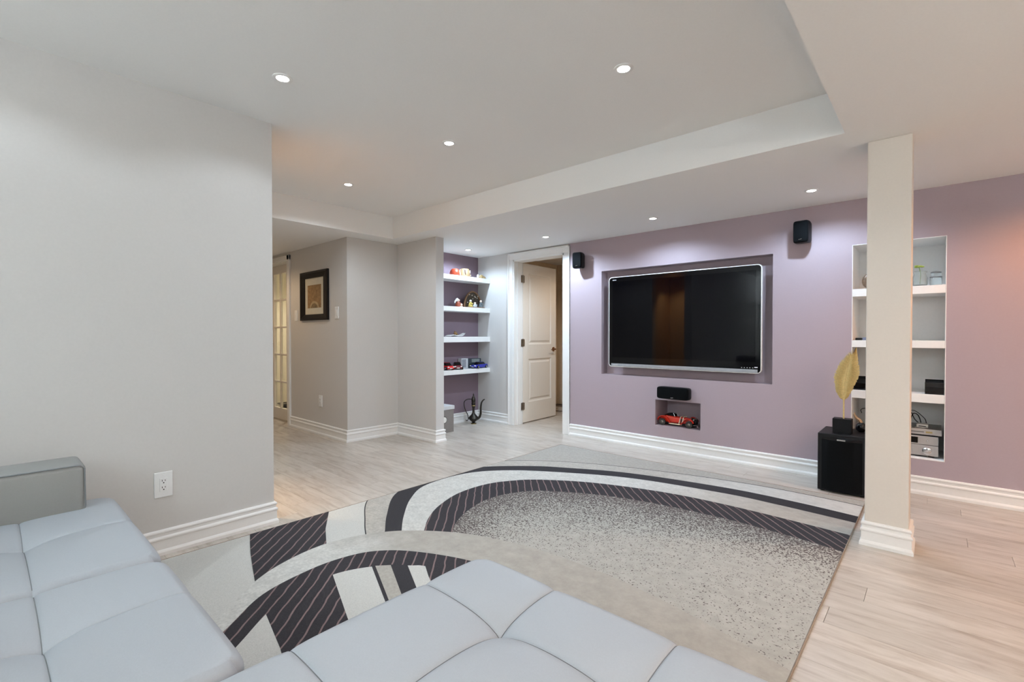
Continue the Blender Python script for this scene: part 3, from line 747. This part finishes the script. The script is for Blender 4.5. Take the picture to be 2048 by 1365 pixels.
# ------------------------------------------------------------------ things on the alcove shelves
Z1, Z2, Z3, Z4 = 1.838, 1.460, 1.096, .696
t = thing('oil_burner', 'round orange-red ceramic burner with a cut opening on the top alcove shelf', 'burner', (-4.395, 3.868, Z1), math.radians(40))
MB().lathe([(.045, 0), (.062, .012), (.066, .035), (.058, .062), (.042, .082), (.034, .088), (.03, .084), (.03, .03)], 24).build('pot', mat('orange_glaze', (168, 60, 36), .4, coat=.15, var=.15), t, True)
MB().tube([(.067 * math.cos(a) * .98 + .002, .067 * math.sin(a), .045 + .034 * math.cos(b)) for a, b in [(.45 * math.sin(q), q) for q in [i * 2 * PI / 20 for i in range(21)]]], .004, 6).build('rim', mat('pale_rim', (236, 196, 176), .3), t, True)
MB().ball((.034, 0, .04), .03, (1, .8, .8)).build('opening', mat('bright_orange', (236, 104, 58), .4), t, True)
t = thing('oil_burner', 'cream tapered ceramic burner with a small slot on the top alcove shelf', 'burner', (-4.395, 4.03, Z1), math.radians(40))
MB().lathe([(.078, 0), (.08, .006), (.066, .05), (.054, .098), (.05, .102), (.046, .096), (.02, .09)], 28).build('body', mat('cream_glaze', (142, 116, 84), .45, coat=.1), t, True)
MB().box(.068, .079, -.012, .012, .018, .030, bev=.003).build('foot_slot', mat('pale_slot', (214, 202, 176), .3), t)
MB().box(.060, .072, -.006, .006, .05, .085, bev=.003).build('slot', mat('pale_slot', (214, 202, 176), .3), t)
MB().tube([(.02, -.066, .02), (.016, -.072, .05), (.012, -.06, .085)], .008, 8).build('handle', mat('dark_handle', (92, 74, 60), .4), t, True)
t = thing('shell_ornament', 'small cream and gold shell ornament at the right end of the top alcove shelf', 'ornament', (-4.38, 4.30, Z1))
MB().ball((0, 0, .028), .03, (.8, 1.2, .9)).ball((.0, .05, .02), .022, (.8, 1.3, .9)).build('shell', mat('gold_cream', (170, 146, 98), .35, var=.2, scale=60), t, True)
MB().ball((0, -.055, .03), .02, (.7, 1, 1.4)).tube([(0, -.04, .03), (.01, 0, .058), (0, .05, .042), (0, .085, .012)], [.004, .005, .005, .003], 6).build('curl', mat('pearl', (196, 188, 172), .3), t, True)

t = thing('figurine', 'small seated brown and white figurine left of the arched nativity', 'figurine', (-4.40, 3.925, Z2), math.radians(40))
MB().lathe([(.036, 0), (.04, .01), (.036, .03), (.028, .055), (.018, .07)], 18).tube([(.02, .02, .05), (.045, .02, .035), (.05, .0, .02)], [.01, .009, .008], 8).build('body', mat('brown_robe', (140, 66, 40), .4, var=.25, scale=60), t, True)
MB().ball((.004, 0, .082), .018).build('head', mat('pale_skin_glaze', (222, 186, 160), .4), t, True)
MB().ball((-.012, -.012, .092), .02, (1, 1, 1.1)).tube([(-.02, -.02, .09), (-.034, -.032, .07), (-.036, -.036, .05)], [.012, .01, .006], 8).build('hair', mat('white_glaze', (240, 238, 232), .4), t, True)
MB().box(.02, .055, -.03, .03, 0, .012, bev=.004).ball((.042, -.012, .03), .013).build('lap_piece', mat('ivory_glaze', (230, 214, 190), .4), t, True)
t = thing('nativity_arch', 'arched brown nativity scene with three small figures on the second alcove shelf', 'ornament', (-4.42, 4.185, Z2), 0)
arch = [(-.145 * math.cos(a), .205 * math.sin(a) + .0) for a in [PI * k / 22 for k in range(23)]]
MB().prism([(p[0], p[1]) for p in arch], -.02, 0, M=Matrix(((0, 0, 1, 0), (1, 0, 0, 0), (0, 1, 0, .0), (0, 0, 0, 1)))).build('backdrop', mat('dark_foliage', (62, 50, 34), .7, var=.6, scale=55, bump=.6), t)
MB().tube([(.006, p[0], p[1] + .004) for p in arch], .011, 8).build('arch_rim', mat('bark_brown', (122, 88, 58), .6, var=.25, scale=80), t, True)
MB().box(-.03, .075, -.15, .15, 0, .012, bev=.004).build('base', MATS['bark_brown'], t)
for y, h, c1, c2 in ((-.075, .10, (196, 176, 92), (236, 226, 210)), (0, .07, (196, 200, 204), (226, 206, 186)), (.105, .105, (96, 104, 106), (234, 214, 196))):
    f = MB().lathe([(.028, .012), (.03, .02), (.022, h * .5), (.014, h * .72)], 14, T((.045, y, 0))).tube([(.06, y - .02, h * .55), (.075, y, h * .45), (.06, y + .02, h * .55)], .007, 6).build('figure', mat('robe_%d' % int(y * 1000), c1, .5, var=.3, scale=70), t, True)
    MB().ball((.045, y, h * .85), .016).build('head', mat('face_%d' % int(y * 1000), c2, .5), f, True)
mb = MB()
for k in range(9): mb.ball((.008, -.09 + .022 * k + .01 * (k % 2), .07 + .10 * abs(math.sin(k * 1.7))), .007, n=8)
mb.build('blossom', mat('white_blossom', (226, 216, 204), .5), t, True)

t = thing('dish', 'thin curved white dish on the third alcove shelf', 'dish', (-4.40, 3.87, Z3), math.radians(0))
g = []
mbd = MB(); nu, nv = 25, 9
def dz(u, v): return .004 + .020 * max(0, 1 - abs((u + .06) / .05)) * (1 - .3 * abs(v)) + .045 * max(0, (u - .05) / .12) ** 1.6 + .004 * abs(v)
for lvl in (0, 1):
    for i in range(nu):
        for j in range(nv):
            u = -.145 + .30 * i / (nu - 1); v = -1 + 2 * j / (nv - 1); wv = .07 * (1 - abs(u / .16) ** 2.2 * .75)
            g.append((v * wv, u, dz(u, v) + .004 * lvl))
fs = []
for i in range(nu - 1):
    for j in range(nv - 1):
        a = i * nv + j; b = nu * nv + a
        fs.append((a, a + 1, a + nv + 1, a + nv)); fs.append((b, b + nv, b + nv + 1, b + 1))
for i in range(nu - 1):
    for j in (0, nv - 1):
        a = i * nv + j; b = nu * nv + a; fs.append((a, a + nv, b + nv, b))
for j in range(nv - 1):
    for i in (0, nu - 1):
        a = i * nv + j; b = nu * nv + a; fs.append((a, a + 1, b + 1, b))
mbd._faces(g, fs); mbd.build('dish_body', mat('white_ceramic', (250, 249, 246), .25), t, True)
t = thing('dried_pod', 'small brown dried pod ornament lying in the white dish', 'ornament', (-4.43, 3.905, Z3 + .010))
MB().ball((0, 0, .024), .022, (1, 1.2, 1)).tube([(0, -.02, .03), (0, -.01, .055), (0, .02, .05)], [.006, .008, .004], 6).build('pod', mat('brown_pod', (150, 112, 72), .5, var=.35, scale=80), t, True)
MB().tube([(.018, -.02, .01), (.024, .0, .04), (.018, .022, .012)], .004, 6).build('band', mat('gold_band', (190, 160, 96), .3, .6), t, True)

def model_car(label, loc, rz, L, W, H, color, pale=False):
    t = thing('model_car', label, 'model car', loc, rz, 'model cars on the lowest alcove shelf')
    wr = H * .24
    def sec(x, hw, z0, z1, tp=.86): return [(x, -hw, z0), (x, -hw * 1.0, z0 + (z1 - z0) * .6), (x, -hw * tp, z1), (x, hw * tp, z1), (x, hw, z0 + (z1 - z0) * .6), (x, hw, z0)]
    st = [(-.5, .36, .22, .5), (-.47, .44, .16, .6), (-.3, .49, .14, .66), (0, .5, .14, .62), (.25, .49, .14, .6), (.42, .45, .15, .52), (.49, .38, .18, .42), (.5, .34, .22, .36)]
    b = MB().loft([sec(f * L, hw * W, a * H, c * H) for f, hw, a, c in st]).build('body', mat('car_' + label[:12], color, .18, coat=.8, var=.03), t, True)
    cb = [(-.36, .36, .55, .62), (-.22, .36, .55, .97), (.0, .36, .55, 1.0), (.10, .36, .55, .96), (.26, .38, .52, .60)]
    MB().loft([sec(f * L, hw * W, a * H, c * H, .8) for f, hw, a, c in cb]).build('window_glass', M_BLACKG, t, True)
    MB().loft([sec(f * L, .30 * W, .96 * H, c * H, .95) for f, c in ((-.18, .985), (-.1, 1.01), (0, 1.015), (.07, .985))]).build('roof', MATS['car_' + label[:12]], t)
    for fx in (-.31, .31):
        for s_ in (-1, 1):
            wl = MB().lathe([(wr * .55, -.012), (wr * .95, -.012), (wr, -.009), (wr, .009), (wr * .95, .012), (wr * .55, .012)], 18, T((fx * L, s_ * (W * .5 - .006), wr)) @ RX(PI / 2)).build('wheel', M_BLACK, t, True)
            MB().lathe([(wr * .6, -.0125), (wr * .5, .0125)], 10, T((fx * L, s_ * (W * .5 - .0055), wr)) @ RX(PI / 2)).build('hub', M_CHROME, wl)
    for s_ in (-1, 1): MB().ball((.475 * L, s_ * W * .33, .43 * H), .009, (1, 1.4, .8), 10).build('headlamp', MATS['white_glaze'], t, True)
    MB().box(.496 * L, .505 * L, -.16 * W, .16 * W, .2 * H, .3 * H).build('number_plate', MATS['white_glaze'], t)
    return t
model_car('bright red model car at the left end of the lowest alcove shelf', (-4.405, 3.745, Z4), math.radians(-8), .20, .112, .09, (206, 24, 22))
model_car('dark red model car with black roof on the lowest alcove shelf', (-4.395, 3.90, Z4), math.radians(-32), .20, .115, .09, (112, 18, 34))
model_car('blue model car at the right end of the lowest alcove shelf', (-4.365, 4.245, Z4), math.radians(-82), .265, .11, .08, (34, 40, 158))
t = thing('display_box', 'white and grey model car box standing at the back of the lowest alcove shelf', 'box', (-4.48, 4.075, Z4))
MB().box(-.035, .035, -.055, .055, 0, .125, bev=.001).build('carton', mat('white_card', (214, 216, 218), .5), t)
MB().box(.0351, .037, -.05, .02, .01, .115).build('printed_panel', mat('grey_print', (150, 152, 158), .5, var=.15, scale=60), t)
t = thing('display_box', 'dark model car box with a pale window behind the blue model car', 'box', (-4.482, 4.245, Z4))
MB().box(-.035, .035, -.115, .115, 0, .12, bev=.001).build('carton', mat('dark_card', (58, 66, 74), .45), t)
MB().box(.0351, .0375, -.05, .09, .07, .112).build('printed_panel', mat('pale_panel', (140, 150, 148), .4, var=.15, scale=40), t)
MB().box(.0351, .0375, -.085, .06, .012, .05).build('printed_panel', mat('dark_leaf_print', (36, 44, 30), .5, var=.3, scale=50), t)

# ------------------------------------------------------------------ alcove floor
t = thing('storage_box', 'grey storage box with white lid on the floor beside the alcove wall', 'box', (-4.315, 3.49, 0))
MB().box(-.15, .15, -.155, .155, 0, .27, bev=.003).build('box_body', mat('grey_cardboard', (136, 130, 126), .7, var=.04), t)
MB().box(-.157, .157, -.162, .162, .262, .304, bev=.003).build('lid', mat('pale_lid', (206, 208, 210), .6), t)
MB().lathe([(.04, 0), (.04, .004)], 28, T((.1485, .01, .15)) @ RY(PI / 2)).build('ring_outline', M_DARK, t)
MB().lathe([(.034, 0), (.034, .006)], 28, T((.1485, .01, .15)) @ RY(PI / 2)).build('disc', MATS['white_glaze'], t)
ew = thing('ewer', 'dark metal ewer with a tall neck and long curved spout on the alcove floor', 'jug', (-4.34, 4.125, 0), math.radians(41.8))
M_EW = mat('dark_pewter', (64, 60, 54), .35, .8, var=.3, scale=50, bump=.3)
MB().lathe([(.034, 0), (.034, .006), (.018, .018), (.02, .026), (.05, .048), (.064, .07), (.056, .09), (.03, .115), (.016, .14), (.014, .19), (.02, .215), (.024, .245), (.026, .262), (.022, .27), (.027, .285), (.026, .31), (.018, .335), (.008, .352)], 24).build('body', M_EW, ew, True)
MB().lathe([(.008, .352), (.007, .36), (.010, .366), (.003, .382), (.001, .386)], 14).build('finial', M_EW, ew, True)
MB().lathe([(.026, .225), (.0285, .231), (.026, .237)], 20, close=False).lathe([(.035, 0), (.037, .004), (.035, .008)], 20, close=False).build('band', mat('old_brass', (170, 150, 100), .3, .9), ew, True)
sp = crom([(.04, 0, .06), (.075, 0, .085), (.09, 0, .13), (.092, 0, .20), (.10, 0, .26), (.12, 0, .295), (.142, 0, .31)], 6)
MB().tube(sp, [.018 - .011 * i / (len(sp) - 1) for i in range(len(sp))], 10).build('spout', M_EW, ew, True)
hd = crom([(-.022, 0, .31), (-.07, 0, .31), (-.11, 0, .285), (-.118, 0, .24), (-.10, 0, .17), (-.075, 0, .12), (-.066, 0, .075), (-.07, 0, .05), (-.085, 0, .04), (-.095, 0, .052)], 6)
MB().tube(hd, .0055, 8).build('handle', M_EW, ew, True)

# ------------------------------------------------------------------ framed print, switches, outlets
PY = 2.535
pf = thing('framed_print', 'black framed sepia print of a canal bridge on the hall wall', 'picture', (-5.272, PY, 1.285))
mb = MB()
hw, hh, bw = .332, .557, .11
fw_, fz0, fz1 = .225, .068, .482
rings = []
for x, z0, z1, y in ((.332, 0, .557, 0), (.332, 0, .557, -.022), (.31, .02, .535, -.028), (.25, .055, .495, -.018), (.225, .068, .482, -.014), (.225, .068, .482, 0)):
    rings.append([(-x, y, z0), (x, y, z0), (x, y, z1), (-x, y, z1)])
MB().loft(rings, cap=False).build('frame', mat('espresso_frame', (12, 8, 9), .4, var=.2, spec=.3), pf)
MB().box(-.226, .226, -.006, -.003, .067, .483).build('mat_board', mat('ivory_mat', (206, 200, 182), .8), pf)
pm = mat('sepia_print', (150, 122, 84), .8, var=.6, scale=28); nt = pm.node_tree; N = nt.nodes.new; LK = nt.links.new
b = nt.nodes['Principled BSDF']; base = b.inputs['Base Color'].links[0].from_socket
tc = N('ShaderNodeTexCoord'); ln_ = N('ShaderNodeVectorMath'); ln_.operation = 'LENGTH'; mp = N('ShaderNodeMapping')
mp.inputs['Location'].default_value = (0, 0, -.155); mp.inputs['Scale'].default_value = (1, 0, 1.25); LK(tc.outputs['Object'], mp.inputs[0]); LK(mp.outputs[0], ln_.inputs[0])
cr = N('ShaderNodeValToRGB'); cr.color_ramp.interpolation = 'CONSTANT'
for pos, c in ((.0, (104, 92, 70)), (.085, (182, 164, 128)), (.115, (140, 108, 70)),):
    el = cr.color_ramp.elements.new(pos); el.color = lin(c)
cr.color_ramp.elements.remove(cr.color_ramp.elements[-1]) if cr.color_ramp.elements[-1].position == 1 else None
LK(ln_.outputs['Value'], cr.inputs[0])
mx = N('ShaderNodeMix'); mx.data_type = 'RGBA'; mx.inputs[0].default_value = .6; LK(base, mx.inputs[6]); LK(cr.outputs[0], mx.inputs[7]); LK(mx.outputs[2], b.inputs['Base Color'])
MB().box(-.163, .163, -.0075, -.0055, .14, .402).build('print', pm, pf)

def wall_plate(name, label, loc, rz, kind, cat):
    """plate faces local -Y"""
    t = thing(name, label, cat, loc, rz)
    MB().box(-.039, .039, -.007, 0, -.064, .064, bev=.003).build('plate', M_PLATE, t)
    if kind == 'switch':
        MB().box(-.0165, .0165, -.0085, -.006, -.034, .034, bev=.001).build('surround', M_PLATE, t)
        MB().box(-.014, .014, -.011, -.007, -.03, .03, bev=.002, M=RX(.06)).build('rocker', M_PLATE, t)
    else:
        f = MB().box(-.0165, .0165, -.0095, -.006, -.034, .034, bev=.001).build('socket_face', M_PLATE, t)
        for z in (.017, -.017):
            MB().box(-.0075, -.0052, -.0102, -.009, z + .000, z + .009).build('slot', M_DARK, f)
            MB().box(.0052, .0075, -.0102, -.009, z + .001, z + .008).build('slot', M_DARK, f)
            MB().lathe([(.003, 0), (.003, .0012)], 12, T((0, -.009, z - .007)) @ RX(PI / 2)).build('slot', M_DARK, f)
    for z in (.048, -.048): MB().lathe([(.003, 0), (.003, .0008), (.001, .0012)], 10, T((0, -.007, z)) @ RX(PI / 2)).build('screw', M_PLATE, t)
    return t
wall_plate('wall_outlet', 'white double wall outlet on the grey left wall above the baseboard', (XL, .613, .356), math.radians(90), 'outlet', 'outlet')
wall_plate('wall_outlet', 'white wall outlet low on the hall wall under the framed print', (-5.14, PY, .378), 0, 'outlet', 'outlet')
wall_plate('light_switch', 'white light switch right of the framed print', (-4.767, PY, 1.355), 0, 'switch', 'switch')
wall_plate('light_switch', 'white light switch left of the framed print beside the glazed door', (-5.745, PY, 1.35), 0, 'switch', 'switch')

# ------------------------------------------------------------------ vintage red car in the small niche
vc = thing('vintage_model_car', 'red vintage roadster model with cream straps in the small wall niche', 'model car', (-1.85, YF + .095, .24))
M_RED = mat('red_enamel', (196, 44, 26), .22, coat=.8, var=.06); M_CRM = mat('cream_enamel', (232, 220, 186), .3)
def sq(x, hw, z0, z1, e=.5, n=14):
    out = []
    for k in range(n):
        a = 2 * PI * k / n + .1; ca, sa = math.cos(a), math.sin(a)
        out.append((x, hw * math.copysign(abs(ca) ** e, ca), (z0 + z1) / 2 + (z1 - z0) / 2 * math.copysign(abs(sa) ** e, sa)))
    return out
MB().loft([sq(x, hw, a, c) for x, hw, a, c in ((-.185, .02, .035, .06), (-.16, .038, .03, .088), (-.11, .046, .026, .10), (-.05, .046, .026, .094), (.0, .044, .026, .092), (.07, .036, .026, .090), (.128, .030, .026, .086))]).build('body', M_RED, vc, True)
MB().loft([sq(x, hw, a, c, .6) for x, hw, a, c in ((-.13, .034, .095, .101), (-.10, .036, .09, .118), (-.06, .036, .09, .121), (-.035, .034, .088, .112), (-.03, .032, .088, .096))]).build('soft_top', M_BLACK, vc, True)
MB().tube([(-.025, -.036, .09), (-.04, -.035, .122), (-.04, .035, .122), (-.025, .036, .09)], .0025, 6).build('windscreen_frame', M_CHROME, vc, True)
for sy in (-1, 1):
    for cx, pts in ((0, [(-.188, .05), (-.172, .076), (-.14, .090), (-.105, .084), (-.08, .055), (-.062, .03)]), (1, [(.04, .024), (.065, .05), (.09, .078), (.12, .086), (.15, .07), (.162, .05)])):
        cv = crom([(x, sy * .062, z) for x, z in pts], 5)
        MB().tube(cv, .017, 8, flat=.35).build('fender', M_RED, vc, True)
    MB().box(-.07, .05, sy * .062 - .014, sy * .062 + .014, .022, .028, bev=.002).build('running_board', M_CRM, vc)
    for wx in (-.14, .122):
        wh = MB().lathe([(.02, -.009), (.031, -.009), (.033, -.005), (.033, .005), (.031, .009), (.02, .009)], 22, T((wx, sy * .062, .033)) @ RX(PI / 2)).build('wheel', mat('tyre', (52, 50, 46), .7), vc, True)
        MB().lathe([(.021, -.006), (.021, .006), (.006, .0105), (.005, .012)], 18, T((wx, sy * .063, .033)) @ RX(PI / 2 if sy < 0 else -PI / 2)).build('hub', mat('wire_hub', (120, 116, 106), .4, .6), wh, True)
    MB().ball((.152, sy * .030, .075), .0125, (.8, 1, 1)).build('headlamp', M_CHROME, vc, True)
for x in (.030, .058):
    MB().tube([(x - .012, -.0475, .03), (x - .004, -.047, .055), (x, -.045, .078), (x, -.035, .094), (x, 0, .097), (x, .035, .094), (x, .045, .07), (x, .046, .04)], .0035, 6).build('strap', M_CRM, vc, True)
MB().box(.034, .053, -.046, -.0405, .034, .078, bev=.002).build('hood_louver', mat('dark_maroon', (60, 18, 16), .5), vc)
MB().box(.126, .140, -.026, .026, .028, .090, bev=.006).build('radiator', M_BLACK, vc, True)
MB().lathe([(.012, -.008), (.029, -.008), (.031, 0), (.029, .008), (.012, .008)], 20, T((.166, 0, .052)) @ RY(PI / 2)).build('spare_wheel', M_BLACK, vc, True)
MB().tube([(.172, -.075, .034), (.186, -.04, .033), (.188, 0, .033), (.186, .04, .033), (.172, .075, .034)], .004, 6).build('bumper', M_CHROME, vc, True)
MB().box(-.16, .16, -.03, .03, .018, .03).build('chassis', M_BLACK, vc)

# ------------------------------------------------------------------ right hand niche
F0 = AVN[2] + .004
rc = thing('receiver', 'silver audio receiver with a round volume knob at the bottom of the right niche', 'receiver', (-.195, YF + .22, F0))
MB().box(-.212, .205, -.14, .16, .012, .148, bev=.003).build('chassis', M_BLACK, rc)
MB().box(-.215, .208, -.158, -.139, .012, .086, bev=.003).build('front_panel', M_SILVER, rc)
MB().box(-.215, .208, -.154, -.139, .088, .150, bev=.003).build('front_panel', M_SILVER, rc)
MB().box(-.17, .098, -.1555, -.15, .098, .14).build('display', M_BLACKG, rc)
kn = MB().lathe([(.026, 0), (.0265, .004), (.025, .02), (.022, .022), (.004, .0215)], 30, T((.148, -.157, .05)) @ RX(PI / 2)).build('volume_knob', M_CHROME, rc, True)
MB().box(-.0015, .0015, -.001, .001, .008, .02, M=T((.148, -.179, .05))).build('pointer', M_DARK, kn)
MB().lathe([(.006, 0), (.005, .006)], 16, T((.15, -.154, .118)) @ RX(PI / 2)).build('button', M_CHROME, rc, True)
MB().box(.07, .10, -.1595, -.156, .03, .06, bev=.001).build('button', M_SILVER, rc)
mb = MB()
for x in (-.17, .17):
    for y in (-.11, .12): mb.lathe([(.018, 0), (.02, .013)], 14, T((x, y, 0)))
mb.build('feet', M_BLACK, rc)
dv = thing('disc_player', 'slim silver disc player stacked on the receiver', 'disc player', (-.185, YF + .215, F0 + .15))
MB().box(-.205, .213, -.13, .13, .008, .050, bev=.002).build('chassis', mat('grey_metal', (120, 118, 114), .4, .6), dv)
MB().box(-.207, .215, -.142, -.129, .008, .05, bev=.003).build('front_panel', M_SILVER, dv)
MB().box(-.02, .12, -.1432, -.141, .026, .030).build('disc_slot', M_DARK, dv)
MB().box(.13, .165, -.1435, -.141, .022, .034).build('display', mat('amber_display', (160, 140, 90), .4), dv)
mb = MB()
for k in range(4): mb.lathe([(.005, 0), (.0045, .002)], 12, T((.05 + .022 * k, -.1, .05)))
mb.build('button', M_SILVER, dv)
mb = MB()
for x in (-.17, .17):
    for y in (-.1, .1): mb.lathe([(.012, 0), (.014, .0085)], 12, T((x, y, 0)))
mb.build('feet', M_BLACK, dv)
t = thing('media_box', 'small silver media box on top of the disc player', 'media box', (-.075, YF + .16, F0 + .20))
MB().box(-.033, .033, -.045, .045, 0, .024, bev=.005).build('case', mat('pale_grey_plastic', (186, 182, 174), .4), t, True)
MB().box(-.02, .02, -.0465, -.044, .009, .015).build('port', M_DARK, t)
t = thing('media_box', 'beige network box on the disc player at the left, half hidden by the pillar', 'media box', (-.345, YF + .15, F0 + .20))
MB().box(-.04, .04, -.05, .05, 0, .035, bev=.005).build('case', mat('beige_plastic', (176, 164, 146), .45), t, True)
MB().box(-.02, .02, -.0515, -.049, .012, .018).build('port', M_DARK, t)
for l, pts, r in (('black cable looping high behind the media box in the right niche', [(-.15, 4.66, .4545), (-.13, 4.62, .53), (-.10, 4.6, .525), (-.085, 4.66, .455), (-.12, 4.69, .48), (-.16, 4.72, .54), (-.25, 4.72, .455)], .003),
                  ('thinner black cable arching over the disc player beside the media box', [(-.22, 4.70, .4545), (-.14, 4.67, .55), (-.07, 4.69, .50), (-.055, 4.71, .4545)], .0025),
                  ('black cable at the left of the right niche beside the pillar', [(-.455, 4.80, .48), (-.45, 4.7, .52), (-.40, 4.62, .545), (-.34, 4.62, .53), (-.29, 4.64, .4545)], .003)):
    tag(MB().tube(crom(pts, 6), r, 6).build('cable', M_BLACK, None, True), l, 'cable', 'cables in the right niche')
def holder(label, x0, x1):
    t = thing('letter_holder', label, 'holder', ((x0 + x1) / 2, YF + .075, .703), 0, 'black holders on the lower niche shelf'); hw = (x1 - x0) / 2
    pr = [(-.055, 0), (-.06, .02), (-.05, .05), (-.055, .08), (-.05, .082), (-.042, .05), (-.045, .022), (-.03, .012), (.03, .012), (.045, .03), (.046, .098), (.053, .098), (.055, .0)]
    Mx = Matrix(((0, 0, 1, 0), (1, 0, 0, 0), (0, 1, 0, 0), (0, 0, 0, 1)))
    MB().prism(pr, -hw, hw, M=Mx).build('tray', M_BLACKG, t)
    MB().box(-hw + .004, hw - .004, -.002, .004, .012, .092, bev=.001).build('divider', M_BLACK, t)
holder('black curved holder at the right end of the lower niche shelf, right of the pillar', -.062, .038)
holder('black curved holder at the left end of the lower niche shelf, left of the pillar', -.468, -.33)
t = thing('power_adapter', 'small black adapter with a silver plug on the middle niche shelf', 'adapter', (-.425, YF + .09, 1.077), 0)
MB().box(-.042, .0, -.02, .02, 0, .018, bev=.003).build('case', M_BLACK, t)
MB().box(.002, .055, -.018, .018, 0, .022, bev=.004).build('plug', mat('blue_grey_plastic', (112, 122, 146), .3), t)
MB().box(.03, .075, -.015, .015, .022, .034, bev=.003).build('clip', M_BLACK, t)
GL = mat('clear_glass', (235, 240, 238), .04)
gb = GL.node_tree.nodes['Principled BSDF']; gb.inputs['Transmission Weight'].default_value = .85; gb.inputs['IOR'].default_value = 1.35
t = thing('glass_canister', 'clear glass canister with two silver bands on the upper niche shelf', 'canister', (-.010, YF + .09, 1.462))
MB().lathe([(.026, 0), (.033, .008), (.033, .05), (.028, .058), (.028, .085), (.024, .1), (.01, .105)], 24).build('jar', GL, t, True)
for z, r in ((.056, .034), (.089, .0295)): MB().lathe([(r - .004, z), (r, z + .001), (r, z + .009), (r - .004, z + .01)], 26).build('band', mat('dull_silver', (132, 130, 128), .4, .3), t, True)
t = thing('glass_vase', 'clear glass vase with a green sprig on the upper niche shelf beside the pillar', 'vase', (-.095, YF + .10, 1.462))
MB().lathe([(.03, 0), (.042, .012), (.044, .06), (.036, .09), (.04, .108), (.036, .106), (.03, .09), (.036, .06), (.034, .014)], 26).build('vase_body', GL, t, True)
MB().tube([(0, 0, .02), (.004, 0, .09), (-.006, 0, .14)], .0025, 6).build('stem', mat('green_stem', (120, 150, 70), .5), t, True)
mb = MB()
for k in range(5):
    a = k * 2 * PI / 5
    mb.ball((-.006 + .016 * math.cos(a), .016 * math.sin(a), .143 + .006 * (k % 2)), .015, (1, .8, .4), 8)
mb.build('leaf', mat('yellow_green_leaf', (176, 196, 84), .5), t, True)
t = thing('shell_stand', 'small brown and cream shell on a stand at the left of the upper niche shelf', 'ornament', (-.392, YF + .09, 1.462))
MB().lathe([(.02, 0), (.02, .008), (.008, .014)], 16).build('foot', mat('dark_wood', (60, 44, 34), .4), t, True)
cv = crom([(.012, 0, .012), (-.014, 0, .04), (-.016, 0, .08), (.004, 0, .118)], 6)
MB().tube(cv, [.010 + .012 * math.sin(PI * i / (len(cv) - 1)) for i in range(len(cv))], 10).build('shell', mat('shell_brown', (118, 98, 80), .3, var=.3, scale=60), t, True)
MB().ball((.014, -.01, .03), .014).build('lip', mat('shell_cream', (236, 224, 204), .35), t, True)
